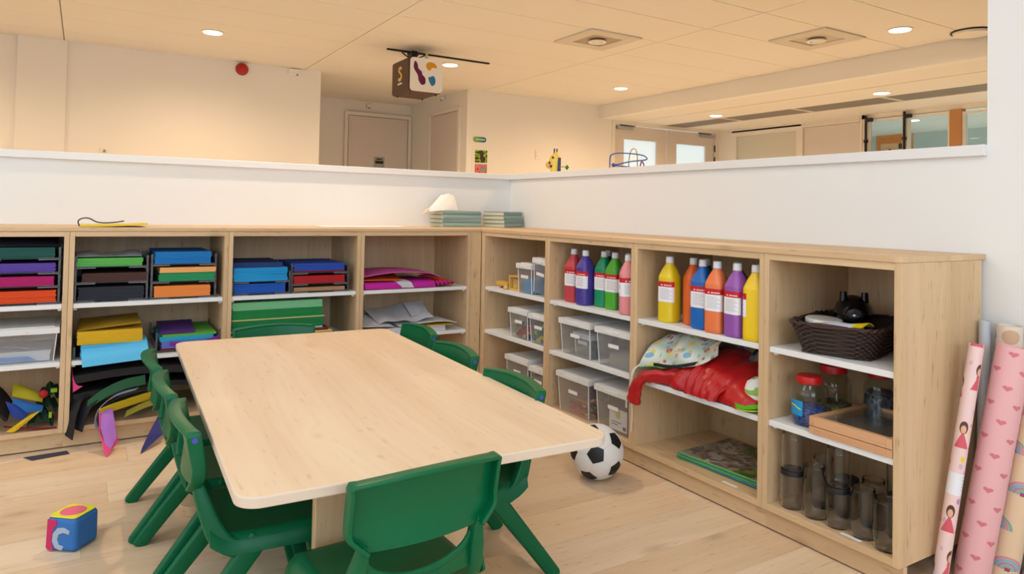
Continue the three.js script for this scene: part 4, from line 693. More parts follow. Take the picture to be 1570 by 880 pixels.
// ---------------------------------------------------------------- paint bottles
const labelTex = canvasTex(256, 256, (c, w, h) => {
  c.fillStyle = '#f1eef0'; c.fillRect(0, 0, w, h); c.fillStyle = '#c8141e'; c.fillRect(0, 0, w, h * 0.26); c.fillStyle = '#ffffff'; for (let i = 0; i < 9; i++) c.fillRect(w * 0.52 + i * 9, h * 0.15, 6, h * 0.05);
  c.fillStyle = '#a7a5b2'; for (let i = 0; i < 9; i++) c.fillRect(w * 0.5, h * (0.36 + i * 0.06), w * (0.2 + 0.16 * ((i * 7) % 3) / 2), 4); c.fillStyle = '#c0392b'; c.fillRect(w * 0.28, h * 0.86, 10, 10); c.fillStyle = '#8d8b95'; for (let i = 0; i < 6; i++) c.fillRect(w * 0.12 + i * 6, h * 0.4, 3, h * 0.2);
});
M.label = std({ map: labelTex, roughness: 0.55 });
function bottle(label, c, x, y, z, turn, group, front = true, H = 0.205, a = 0.0345) {
  const t = thing('paint_bottle', label, 'paint bottle', [x, y, z], turn, group);
  P(t, 'body', loft([[0.0005, a * 0.9, a * 0.9, 3.5], [0.006, a, a, 4.2], [0.014, a * 0.985, a * 0.985, 4.2], [0.017, a, a, 4.2], [H * 0.78, a, a, 4.2], [H * 0.80, a, a, 4], [H * 0.93, a * 0.72, a * 0.72, 3], [H + 0.004, a * 0.44, a * 0.44, 2.2], [H + 0.012, a * 0.42, a * 0.42, 2]], 44), new THREE.MeshPhysicalMaterial({ color: c, roughness: 0.38, clearcoat: 0.3, clearcoatRoughness: 0.3 }));
  P(t, 'cap', lathe([[0, H + 0.034], [0.0125, H + 0.034], [0.0142, H + 0.031], [0.0152, H + 0.012], [0.0152, H + 0.008], [0, H + 0.008]], 24), paint('#eceaec', 0.45), 'white screw cap');
  if (front) P(t, 'label', loft([[H * 0.36, a + 0.0007, a + 0.0007, 4.2], [H * 0.72, a + 0.0007, a + 0.0007, 4.2]], 30, PI * 0.06, PI * 1.06, false), M.label, 'white label with red band');
  return t;
}
const bG = 'paint bottles on the short shelves';
for (const [c, n, x, z, t, f] of [['#c4404a', 'rose red', -0.375, 1.185, 0.2, 1], ['#4a3c94', 'dark purple', -0.392, 1.292, 0.05, 1], ['#1d5a3a', 'dark green, pushed to the back', -0.285, 1.318, 0.4, 1], ['#0f8f62', 'sea green', -0.352, 1.372, 0.1, 1], ['#4fae2c', 'lime green', -0.358, 1.452, 0.15, 1], ['#8a58b0', 'violet, half hidden beside pink', -0.345, 1.525, 0.2, 1], ['#e88c8c', 'light pink', -0.405, 1.590, 0.9, 1]])
  bottle(n.includes(',') ? n.split(',')[0] + ' paint bottle' + n.slice(n.indexOf(',') + 0).replace(',', '') : n + ' paint bottle above the clear boxes', c, x, S1 + 0.0005, z, RT + t, bG, f);
for (const [c, n, x, z, t, f] of [['#e6c81c', 'half empty yellow paint bottle with label, beside plain orange', -0.383, 1.800, 0.15, 1], ['#e86420', 'plain orange paint bottle without visible label', -0.352, 1.892, 2.6, 1], ['#0a66b8', 'blue paint bottle above the red cloth', -0.385, 1.968, 0.1, 1], ['#ee7c46', 'salmon orange paint bottle with label', -0.402, 2.050, 0.12, 1], ['#9858ae', 'lilac paint bottle between salmon and yellow ones', -0.402, 2.137, -0.1, 1], ['#f0c80a', 'plain yellow paint bottle at the end of its row', -0.402, 2.214, -1.35, 1]])
  bottle(n, c, x, S1 + 0.0005, z, RT + t, bG, f, 0.212, 0.0345);
for (const [z, x, c, n] of [[1.86, -0.25, '#2f6a4a', 'green'], [2.02, -0.26, '#7a4a34', 'brown'], [2.11, -0.25, '#2a4f8a', 'navy blue']]) bottle(n + ' paint bottle standing behind the front row', c, x, S1 + 0.0005, z, RT + 0.3, 'bottles behind the front row', true);
{ const t = thing('small_pot', 'small white pot with brown lid behind the yellow bottle', 'pot', [-0.345, S1 + 0.0005, 2.238]); P(t, 'pot', lathe([[0, 0], [0.014, 0], [0.015, 0.004], [0.015, 0.03], [0, 0.03]], 18), paint('#e8e6e2', 0.5)); P(t, 'lid', cyl(0.016, 0.016, 0.01, 0, 0.035, 0, 18), paint('#5a3424', 0.5)); }
// ---------------------------------------------------------------- cloth on the middle shelf
const spotN = lattice(41), spotR = seeded(5), spots = Array.from({ length: 46 }, () => [spotR(), spotR(), 0.02 + 0.035 * spotR(), Math.floor(spotR() * 6), 0.5 + 1.6 * spotR()]);
const spotCols = [[214, 120, 130], [228, 188, 84], [110, 168, 206], [196, 70, 70], [150, 186, 150], [232, 160, 90]];
const clothTex = texture(256, 256, (u, v) => {
  let c = mixc([226, 226, 214], [178, 194, 176], spotN(u * 5, v * 5, 5, 5) ** 1.5);
  for (const [a, b, r, k, e] of spots) { let dx = Math.abs(u - a), dy = Math.abs(v - b); dx = Math.min(dx, 1 - dx); dy = Math.min(dy, 1 - dy); if (Math.hypot(dx * e, dy) < r) c = mixc(c, spotCols[k], 0.85); }
  return c;
}, 1, 1);
M.printed = std({ map: clothTex, roughness: 0.75 });
M.satin = new THREE.MeshPhysicalMaterial({ color: '#b80f14', roughness: 0.36, sheen: 0.4, sheenColor: new THREE.Color('#ff8080') });
const wob = (u, v, k) => 0.5 * Math.sin(9 * u + 4 * v + k) + 0.3 * Math.sin(17 * u - 9 * v + 2 * k) + 0.2 * Math.sin(29 * v + 6 * u + k);
{
  const y0 = S2 + 0.002;
  const hood = thing('printed_apron', 'crumpled white apron with coloured dots over the red cloth', 'apron', [0, 0, 0]);
  P(hood, 'cloth', shell((u, v) => { // draped arch, v from the front hem over the top to the back
    const a = PI * (0.02 + 0.93 * v), z = 1.712 + 0.335 * u, ry = (0.150 - 0.02 * u) * (0.75 + 0.25 * Math.sin(PI * (0.15 + 0.75 * u))), lift = 0.13 * Math.max(0, u - 0.32) * (1 - v) * 1.2 + 0.018 * (1 - v);
    const bulge = 0.010 * wob(u * 1.3, v, 1);
    return V(-0.265 - (0.178 + bulge - 0.05 * u) * Math.cos(a), y0 + 0.020 + lift + (ry + bulge) * Math.sin(a) + 0.016 * (1 - v) * Math.sin(6 * u), z + 0.012 * Math.sin(a * 2 + 3 * u));
  }, 36, 30, 0.0025, 1.9, 1.9), M.printed);
  P(hood, 'trim_edge', cord(Array.from({ length: 11 }, (_, i) => { const u = i / 10 * 0.62; return [-0.446 + 0.045 * u, y0 + 0.045 + 0.156 * Math.max(0, u - 0.32) + 0.016 * Math.sin(6 * u), 1.712 + 0.335 * u]; }), 0.0035, 30), paint('#7fd06a', 0.6), 'green edging');
  const coat = thing('red_cloth', 'shiny red cloth heap with one sleeve hanging over shelf', 'cloth', [0, 0, 0]);
  P(coat, 'heap', shell((u, v) => { const a = PI * (0.0 + 0.97 * v), z = 1.80 + 0.435 * u, h = 0.055 + 0.075 * Math.sin(PI * Math.min(1, 0.25 + u * 0.62)) ** 1.3, b = 0.012 * wob(u * 2.2, v * 1.3, 3); return V(-0.235 - (0.205 + b) * Math.cos(a), y0 + 0.004 + (h + b) * Math.max(0, Math.sin(a)), z); }, 44, 26, 0.003), M.satin);
  P(coat, 'fold', shell((u, v) => { const a = PI * v, z = 1.945 + 0.15 * u + 0.06 * v, b = 0.008 * wob(u * 3, v * 2, 5); return V(-0.335 - (0.098 + b) * Math.cos(a) - 0.02, y0 + 0.002 + (0.105 - 0.05 * u + b) * Math.sin(a), z); }, 24, 20, 0.003), M.satin);
  P(coat, 'sleeve', sweep(curve([[-0.36, y0 + 0.035, 1.94], [-0.41, y0 + 0.030, 1.87], [-0.438, y0 + 0.026, 1.81], [-0.462, y0 + 0.018, 1.765], [-0.476, y0 - 0.008, 1.738], [-0.480, y0 - 0.05, 1.722], [-0.477, y0 - 0.085, 1.714]], 24), Array.from({ length: 25 }, (_, i) => [0.058 + 0.006 * Math.sin(i * 1.7), 0.036 + 0.004 * Math.sin(i * 2.3)]), V(0, 0.6, 0.8), 16, 0.9), M.satin);
  P(coat, 'dark_hem', ribbon([[-0.449, y0 + 0.070, 1.79], [-0.44, y0 + 0.078, 1.88], [-0.40, y0 + 0.105, 1.97]], [0, 0.012, 0], 0.002), M.black);
  const cap = thing('sun_cap', 'white cap with lime green brim at the shelf edge', 'cap', [-0.372, y0, 2.205], RT);
  P(cap, 'crown', loft([[0.012, 0.05, 0.05, 2], [0.05, 0.05, 0.048, 2], [0.085, 0.038, 0.036, 2], [0.10, 0.016, 0.014, 2]], 28), std({ map: texture(128, 128, (u, v) => { const n = spotN(u * 6, v * 6, 6, 6); return n > 0.62 ? [150, 186, 90] : [232, 234, 228]; }), roughness: 0.7 }));
  P(cap, 'brim', shell((u, v) => { const a = PI * (0.02 + 0.96 * u), r = 0.045 + 0.045 * v * Math.sin(a) ** 0.5; return V(-0.0 + Math.cos(a) * (0.046 + 0.022 * v), 0.022 - 0.012 * v + 0.012 * Math.abs(Math.cos(a)), Math.sin(a) * r); }, 24, 6, 0.003), paint('#57b81e', 0.5), 'green brim'); 
  P(cap, 'lower_brim', shell((u, v) => { const a = PI * (0.02 + 0.96 * u), r = 0.042 + 0.048 * v * Math.sin(a) ** 0.5; return V(Math.cos(a) * (0.046 + 0.026 * v), 0.006 + 0.006 * Math.abs(Math.cos(a)), Math.sin(a) * r - 0.002); }, 24, 6, 0.003), paint('#c6d61c', 0.5), 'yellow green brim');
  const net = thing('dark_scarf', 'dark patterned scarf at the back of the red cloth', 'scarf', [0, 0, 0]);
  P(net, 'cloth', shell((u, v) => { const a = PI * v, z = 2.06 + 0.185 * u, b = 0.012 * wob(u * 2, v, 9); return V(-0.175 - (0.10 + b) * Math.cos(a), y0 + 0.06 + (0.10 + b) * Math.sin(a), z); }, 24, 16, 0.003), std({ map: texture(64, 64, (u, v) => spotN(u * 8, v * 8, 8, 8) > 0.6 ? [120, 124, 110] : [44, 44, 40]), roughness: 0.8 }));
  for (const [k, l] of [[0, 0.10], [1, 0.175]]) { solo('hanging_string', k ? 'longer white string hanging from the dotted apron' : 'shorter white string hanging from the dotted apron', 'string', sweep(curve(k ? [[-0.440, y0 + 0.06, 1.715], [-0.456, y0 + 0.028, 1.690], [-0.459, y0 - 0.06, 1.680], [-0.458, y0 - 0.13, 1.684], [-0.458, y0 - 0.21, 1.680]] : [[-0.440, y0 + 0.055, 1.712], [-0.455, y0 + 0.025, 1.682], [-0.458, y0 - 0.04, 1.668], [-0.458, y0 - 0.085, 1.652], [-0.458, y0 - 0.125, 1.650]], 18), [[0.0075, 0.003]], V(0, 0, 1), 10, 0.8), paint('#e4dccb', 0.8)); }
}
{ // place mats with nature prints
  const n = lattice(51), print = texture(256, 256, (u, v) => { const a = n(u * 9, v * 9, 9, 9), b = n(u * 26, v * 26, 26, 26), m = n(u * 3, v * 3, 3, 3); let c = m > 0.5 ? mixc([120, 96, 84], [206, 196, 184], a) : mixc([58, 84, 36], [156, 176, 84], a); return mixc(c, [30, 34, 22], b > 0.6 ? 0.45 : 0.05); }, 3, 3);
  const m = std({ map: print, roughness: 0.3 });
  ['#4f9a3c', '#2f7fb4', '#5cae4a', '#3f93a8', '#6ab04c'].forEach((c, i) => { const t = thing('place_mat', ['green edged glossy place mat at the bottom of its pile', 'blue edged glossy place mat second from the bottom', 'green edged glossy place mat in the middle of its pile', 'teal edged glossy place mat second from the top', 'glossy nature print place mat on top of its pile'][i], 'place mat', [-0.245 + rr(-0.004, 0.004), BOT + 0.0005 + i * 0.0052, 2.045 + rr(-0.006, 0.006)], RT + 0.05 + rr(-0.015, 0.015), 'place mats on the bottom shelf');
    P(t, 'board', rbox(0.37, 0.005, 0.29, 0.0015, 0, 0.0025, 0), paint(c, 0.4)); P(t, 'print', between(-0.181, 0.181, 0.005, 0.0053, -0.141, 0.141, 'z'), m); });
  for (const [z, l] of [[2.135, 'white label strip on bottom panel before the place mats'], [2.565, 'white label strip on bottom panel before the glass jars']]) solo('label_strip', l, 'label', between(-0.030, 0.030, 0, 0.0008, -0.006, 0.006), paint('#f0eeec', 0.6), [-0.424, BOT + 0.0001, z], RT);
}
// ---------------------------------------------------------------- basket and what it holds
{
  const t = thing('wicker_basket', 'dark brown wicker basket on the top narrow shelf', 'basket', [-0.262, S1, 2.455], 0.28), br = paint('#38241a', 0.6), br2 = paint('#2b1a12', 0.65);
  const hx = (y) => 0.150 + 0.030 * y / 0.088, hz = (y) => 0.098 + 0.032 * y / 0.088;
  const ringPt = (y, a, o) => { const c = Math.cos(a), s = Math.sin(a), e = 0.34; return V((hx(y) + o) * Math.sign(c) * Math.abs(c) ** e, y, (hz(y) + o) * Math.sign(s) * Math.abs(s) ** e); };
  const NS = 44, gs = [];
  for (let r = 0; r < 13; r++) { const y = 0.006 + r * 0.0064, pts = []; for (let i = 0; i <= 132; i++) { const a = i / 132 * 2 * PI; pts.push(ringPt(y, a, 0.0028 * (((Math.floor(i / 3) + r) % 2) * 2 - 1))); } gs.push(sweep(pts, [[0.0064, 0.0044]], V(0, 1, 0), 6, 0.9)); }
  const w = P(t, 'weave', join(gs), br); w.userData.kind = 'stuff';
  const st = []; for (let i = 0; i < NS; i++) { const a = (i + 0.5) / NS * 2 * PI; st.push(sweep([ringPt(0.002, a, 0), ringPt(0.088, a, 0)], [[0.004, 0.004]], V(1, 0, 0.2), 6, 1)); } const s2 = P(t, 'stakes', join(st), br2); s2.userData.kind = 'stuff';
  for (const k of [-1, 1]) P(t, 'rim_strand', sweep(Array.from({ length: 161 }, (_, i) => { const a = i / 160 * 2 * PI; return ringPt(0.090 + 0.003 * Math.sin(i * 0.8 + (k > 0 ? PI : 0)), a, 0.003 * k); }), [[0.009, 0.009]], V(0, 1, 0), 8, 1), br);
  P(t, 'bottom', between(-0.145, 0.145, 0.002, 0.006, -0.095, 0.095), br2); P(t, 'lining', shell((u, v) => { const p = ringPt(0.004 + 0.082 * v, u * 2 * PI, -0.0045); return p; }, 64, 2, 0.001), br2);
  const y = S1 + 0.07;
  const pig = thing('piggy_bank', 'glossy black piggy bank lying in the wicker basket', 'piggy bank', [-0.215, S1 + 0.062, 2.435], 0); const pb = new THREE.MeshPhysicalMaterial({ color: '#0a0a0c', roughness: 0.2, specularIntensity: 0.6 });
  { const b = loft([[-0.066, 0.012, 0.012, 2], [-0.060, 0.030, 0.030, 2], [-0.035, 0.050, 0.050, 2], [0, 0.057, 0.057, 2], [0.03, 0.051, 0.051, 2], [0.055, 0.040, 0.040, 2], [0.062, 0.030, 0.030, 2], [0.064, 0.026, 0.026, 2]], 32); P(pig, 'body', b, pb).rotation.set(0, 0, 0);
    const sn = P(pig, 'snout', lathe([[0, 0.09], [0.020, 0.09], [0.025, 0.087], [0.0265, 0.075], [0.028, 0.058], [0, 0.05]], 26), pb);
    for (const s of [-1, 1]) { const e = P(pig, 'ear', loft([[0, 0.014, 0.008, 2], [0.018, 0.010, 0.006, 2], [0.028, 0.003, 0.003, 2]], 16), pb); e.position.set(s * 0.030, 0.030, -0.040); e.rotation.x = -PI / 2; P(pig, 'nostril', cyl(0.004, 0.004, 0.002, s * 0.009, 0.0905, 0, 10), paint('#2c2c30', 0.4)); P(pig, 'foot', cyl(0.012, 0.010, 0.03, s * 0.03, 0.02, 0.052, 12, 'z'), pb); }
    P(pig, 'shine_button', lathe([[0, 0.093], [0.005, 0.092], [0.006, 0.09]], 12), M.steel);
    const fwd = V(-0.80, 0.02, 0.55).normalize(), up = V(0, 1, 0), side = V().crossVectors(fwd, up).normalize(), z = V().crossVectors(side, fwd); pig.quaternion.setFromRotationMatrix(new THREE.Matrix4().makeBasis(side, fwd, z.clone())); pig.position.y = S1 + 0.108; pig.children.forEach(() => 0);
  }
  const lid = thing('white_disc', 'round white tub lid resting in the wicker basket', 'disc', [-0.315, y + 0.010, 2.400], 0); P(lid, 'rimmed_plate', lathe([[0, 0.014], [0.050, 0.014], [0.054, 0.011], [0.054, 0.0], [0.050, 0.0], [0.050, 0.009], [0, 0.009]], 40), paint('#e8e6e0', 0.35)); lid.rotation.x = 0.05;
  const bag = solo('snack_bag', 'white and yellow plastic bag in the wicker basket', 'bag', shell((u, v) => V(-0.405 + 0.06 * v, y + 0.004 + 0.022 * u + 0.010 * Math.sin(PI * v) + 0.003 * wob(u, v, 2), 2.405 + 0.175 * u), 20, 8, 0.003), std({ map: texture(64, 16, (u, v) => u > 0.80 ? [236, 208, 20] : u < 0.22 && spotN(u * 20, v * 5, 20, 5) > 0.45 ? [240, 150, 40] : [214, 218, 236]), roughness: 0.35 })); bag.rotation.y = 0; 
  solo('blue_packet', 'blue packet behind the white lid in the basket', 'packet', rbox(0.06, 0.02, 0.09, 0.006), paint('#1f74b8', 0.45), [-0.185, y - 0.004, 2.372], 0.2);
  solo('tan_packet', 'tan paper packet under the piggy bank', 'packet', rbox(0.13, 0.045, 0.12, 0.01), paint('#c9a27c', 0.7), [-0.235, S1 + 0.029, 2.455], 0.28);
}
{ const t = thing('black_case', 'flat black case on the shelf beside the basket', 'case', [-0.155, S1 + 0.0005, 2.640], 0.1); P(t, 'shell', rbox(0.20, 0.022, 0.085, 0.006, 0, 0.011, 0), M.black); P(t, 'seam', rbox(0.202, 0.002, 0.087, 0.001, 0, 0.012, 0), M.dark); }
// ---------------------------------------------------------------- jars with red lids
function candyJar(label, x, z, r, h, fill, fillH, tag) {
  const t = thing('plastic_jar', label, 'jar', [x, S2 + 0.0005, z], RT);
  const wallT = 0.0022; P(t, 'body', lathe([[0, 0], [r * 0.86, 0], [r, 0.008], [r, h * 0.60], [r * 0.9, h * 0.74], [r * 0.66, h * 0.83], [r * 0.66, h * 0.88]], 40), M.jar);
  P(t, 'lid', lathe([[0, h], [r * 0.68, h], [r * 0.74, h - 0.004], [r * 0.75, h * 0.855], [r * 0.70, h * 0.85], [0, h * 0.885]], 40), paint('#c01818', 0.35), 'red screw lid');
  const f = P(t, 'contents', lathe([[0, wallT + 0.001], [r * 0.84, wallT + 0.001], [r - wallT - 0.0015, 0.012], [r - wallT - 0.0015, fillH * 0.85], [r * 0.7, fillH], [r * 0.3, fillH * 0.9], [0, fillH * 1.02]], 30), std({ map: texture(64, 64, (u, v) => { const k = spotN(u * 12, v * 12, 12, 12); return fill[Math.min(fill.length - 1, Math.floor(k * fill.length))]; }, 2, 2), roughness: 0.5 }));
  if (tag) P(t, 'jar_label', loft([[h * 0.22, r + 0.0006, r + 0.0006, 2], [h * 0.52, r + 0.0006, r + 0.0006, 2]], 16, PI * 0.42, PI * 0.80, false), std({ map: canvasTex(64, 64, (c) => { c.fillStyle = '#1d8fc8'; c.fillRect(0, 0, 64, 64); c.strokeStyle = '#e8d84a'; c.lineWidth = 5; c.beginPath(); c.moveTo(8, 26); c.quadraticCurveTo(30, 16, 44, 30); c.lineTo(58, 36); c.stroke(); }), roughness: 0.5 }), 'blue label');
  return t;
}
candyJar('plastic jar with red lid, blue label and blue beads', -0.372, 2.392, 0.050, 0.150, [[40, 60, 120], [60, 90, 170], [30, 44, 90]], 0.06, true);
candyJar('larger plastic jar with red lid and yellow beads behind', -0.225, 2.375, 0.054, 0.165, [[150, 140, 40], [60, 66, 50], [110, 110, 100]], 0.05, false);
candyJar('plastic jar with red lid and silver glitter at the back', -0.135, 2.475, 0.048, 0.160, [[70, 72, 78], [120, 122, 128], [50, 50, 56]], 0.095, false);
{ const t = thing('glitter_tube', 'dark pink glitter tube with grey cap behind the frame', 'tube', [-0.10, S2 + 0.0005, 2.585]); P(t, 'tube', lathe([[0, 0], [0.021, 0], [0.022, 0.003], [0.022, 0.15], [0, 0.15]], 24), new THREE.MeshPhysicalMaterial({ color: '#8c2444', roughness: 0.3, clearcoat: 0.4 })); P(t, 'sleeve', lathe([[0.0225, 0.01], [0.0232, 0.01], [0.0232, 0.045], [0.0225, 0.045]], 24), M.grey); }
{ const t = thing('display_frame', 'shallow wooden display box with glass top on middle shelf', 'frame', [-0.300, S2 + 0.0005, 2.568], 0.0), w = 0.29, d = 0.248, h = 0.050, q = 0.016, m = std({ map: oakTable, roughness: 0.5, color: '#f4d2b8' });
  for (const s of [-1, 1]) { P(t, 'side_rail', join(between(-w / 2, w / 2, 0, h * 0.42, s * (d / 2 - q / 2) - q / 2, s * (d / 2 - q / 2) + q / 2, 'x', 0.001), between(-w / 2, w / 2, h * 0.46, h, s * (d / 2 - q / 2) - q / 2, s * (d / 2 - q / 2) + q / 2, 'x', 0.001)), m); P(t, 'end_rail', join(between(s * (w / 2 - q / 2) - q / 2 - 0.0006, s * (w / 2 - q / 2) + q / 2 + 0.0006, 0, h * 0.42, -d / 2 + q, d / 2 - q, 'z', 0.001), between(s * (w / 2 - q / 2) - q / 2 - 0.0006, s * (w / 2 - q / 2) + q / 2 + 0.0006, h * 0.46, h, -d / 2 + q, d / 2 - q, 'z', 0.001)), m); }
  P(t, 'backing', between(-w / 2 + q, w / 2 - q, 0.02, 0.024, -d / 2 + q, d / 2 - q), paint('#8f8d8a', 0.6)); P(t, 'glass', between(-w / 2 + q, w / 2 - q, h - 0.008, h - 0.005, -d / 2 + q, d / 2 - q), M.pane); }
// ---------------------------------------------------------------- glass jars on the bottom shelf
function glassJar(label, kind, x, y, z, lid) {
  const t = thing('glass_jar', label, 'jar', [x, y, z], rr(0, 6), 'empty glass jars on the bottom shelf'), k = { straight: [[0, 0], [0.028, 0], [0.0325, 0.005], [0.0335, 0.02], [0.0335, 0.088], [0.0315, 0.098], [0.0295, 0.103], [0.0295, 0.113]], shoulder: [[0, 0], [0.03, 0], [0.034, 0.006], [0.035, 0.02], [0.0335, 0.09], [0.029, 0.112], [0.0245, 0.128], [0.024, 0.136], [0.027, 0.138], [0.027, 0.152]], round: [[0, 0], [0.03, 0], [0.0345, 0.006], [0.0355, 0.02], [0.0355, 0.10], [0.033, 0.115], [0.030, 0.122], [0.030, 0.136]] }[kind];
  const w = 0.0024, inner = k.slice(1).reverse().map(([r, q], i, a) => [r - w, i === a.length - 1 ? 0.004 : Math.max(q, 0.005)]); P(t, 'glass', lathe([...k, ...inner, [0, 0.004]], 40), M.glass); const H = k.at(-1)[1];
  if (lid) P(t, 'lid', lathe([[0, H + 0.003], [k.at(-1)[0] + 0.001, H + 0.003], [k.at(-1)[0] + 0.004, H + 0.001], [k.at(-1)[0] + 0.004, H - 0.012], [k.at(-1)[0] + 0.001, H - 0.012], [k.at(-1)[0] + 0.001, H], [0, H]], 32), M.black, 'black metal lid');
  else P(t, 'screw_thread', join(cord(Array.from({ length: 26 }, (_, i) => [(k.at(-1)[0] + 0.0006) * Math.cos(i / 24 * 2 * PI), H - 0.009 + i * 0.0002, (k.at(-1)[0] + 0.0006) * Math.sin(i / 24 * 2 * PI)]), 0.0011, 60)), M.glass);
  return H + (lid ? 0.003 : 0);
}
{
  const y = BOT + 0.0005;
  let h = glassJar('straight glass jar with black lid, another jar on it', 'straight', -0.395, y, 2.352, true); glassJar('glass jar standing on the black lid beside the divider', 'straight', -0.393, y + h, 2.353, false);
  glassJar('tall glass jar with narrow shoulders, open, front row', 'shoulder', -0.392, y, 2.430, false);
  h = glassJar('glass jar with black lid beside the narrow shouldered jar', 'straight', -0.392, y, 2.503, true); glassJar('glass jar on a black lid in the second stack', 'straight', -0.391, y + h, 2.504, false);
  glassJar('wide round open glass jar in the front row', 'round', -0.388, y, 2.579, false); glassJar('wide round open glass jar against the unit end panel', 'round', -0.402, y, 2.655, false);
  glassJar('open glass jar behind the two jar stacks', 'shoulder', -0.305, y, 2.395, false); h = glassJar('glass jar with black lid deep in the shelf', 'straight', -0.305, y, 2.475, true); 
  glassJar('wide glass jar in the second row behind', 'round', -0.300, y, 2.555, false); h = glassJar('glass jar with black lid behind the end jar', 'straight', -0.305, y, 2.635, true); glassJar('glass jar stacked on black lid behind the end jar', 'straight', -0.305, y + h, 2.635, false);
}
// ---------------------------------------------------------------- on top of the shelves
function book(label, p, turn, c, w = 0.245, d = 0.165, h = 0.0225) {
  const t = thing('book', label, 'book', p, turn, 'grey green books on the worktop corner');
  P(t, 'cover', join(between(-w / 2, w / 2, 0, 0.0025, -d / 2, d / 2), between(-w / 2, w / 2, h - 0.0025, h, -d / 2, d / 2), shell((u, v) => V(w / 2 - w * u, h * v, d / 2 + 0.004 * Math.sin(PI * v)), 2, 6, 0.0022)), paint(c, 0.7)); P(t, 'pages', between(-w / 2 + 0.004, w / 2 - 0.004, 0.0027, h - 0.0027, -d / 2 + 0.004, d / 2 - 0.002), paint('#d9d2b4', 0.85), 'cream page block');
}
['bottom', 'second', 'third', 'top'].forEach((n, i) => { const c = ['#8ea59c', '#7f9a94', '#8fa79f', '#7d9893'][i]; book('grey green book, ' + n + ' of the stack with paper sculpture', [-0.441 + rr(-0.002, 0.002), TOPY + 0.0005 + i * 0.0231, 0.118 + rr(-0.002, 0.002)], rr(-0.015, 0.015), c); book('grey green book, ' + n + ' of the stack in the wall corner', [-0.135 + rr(-0.002, 0.002), TOPY + 0.0005 + i * 0.0231, 0.140 + rr(-0.002, 0.002)], 0.42 + rr(-0.015, 0.015), c, 0.19, 0.15); });
{ // folded white paper sculpture
  const t = thing('paper_sculpture', 'white folded paper sculpture leaning on the grey books', 'sculpture', [-0.53, TOPY + 0.093, 0.095], 0.1), wp = paint('#f2eeea', 0.7);
  const pl = (a, b, c, d) => quad(a, b, c, d, [0, 0, 0.008], 0.002);
  P(t, 'folded_body', join(pl([-0.135, -0.008, 0.075], [-0.02, 0.002, 0.085], [0.035, 0.098, 0.03], [-0.01, 0.085, 0.02]), pl([-0.02, 0.002, 0.085], [0.085, 0.004, 0.06], [0.082, 0.085, 0.02], [0.035, 0.098, 0.03]), pl([0.085, 0.004, 0.06], [0.085, 0.004, -0.03], [0.075, 0.088, -0.02], [0.082, 0.085, 0.02]), pl([-0.135, -0.008, 0.075], [-0.05, 0.002, -0.03], [0.02, 0.09, -0.02], [-0.01, 0.085, 0.02]), pl([-0.01, 0.085, 0.02], [0.035, 0.098, 0.03], [0.075, 0.09, -0.02], [0.02, 0.09, -0.02])), wp);
  P(t, 'beak_tip', quad([-0.165, -0.020, 0.08], [-0.125, -0.012, 0.083], [-0.115, 0.008, 0.076], [-0.125, 0.012, 0.07], [0, 0, 0.004]), paint('#e9cdb0', 0.7));
}
{ const t = thing('yellow_folder', 'yellow folder with a loose dark elastic cord', 'folder', [-2.165, TOPY + 0.0005, 0.30], 0.03); P(t, 'cover', shell((u, v) => V(-0.125 + 0.24 * u, 0.004 + 0.010 * u * u * (1 - 0.3 * v), 0.11 - 0.22 * v), 12, 4, 0.006), paint('#e2c61a', 0.55)); P(t, 'elastic_cord', cord([[-0.132, 0.004, 0.10], [-0.136, 0.024, 0.095], [-0.115, 0.036, 0.07], [-0.095, 0.034, 0.06], [-0.07, 0.020, 0.06], [-0.04, 0.0165, 0.07], [0.0, 0.0195, 0.07], [0.03, 0.025, 0.07]], 0.0026, 40), paint('#2a1c14', 0.7)); }
solo('white_sheet', 'large white sheet lying on the worktop by the wall', 'paper', quad([-1.27, TOPY + 0.0018, 0.28], [-0.80, TOPY + 0.0018, 0.26], [-0.78, TOPY + 0.0022, 0.08], [-1.25, TOPY + 0.0022, 0.08], [0, 0.002, 0]), paper('#f0eeec'));
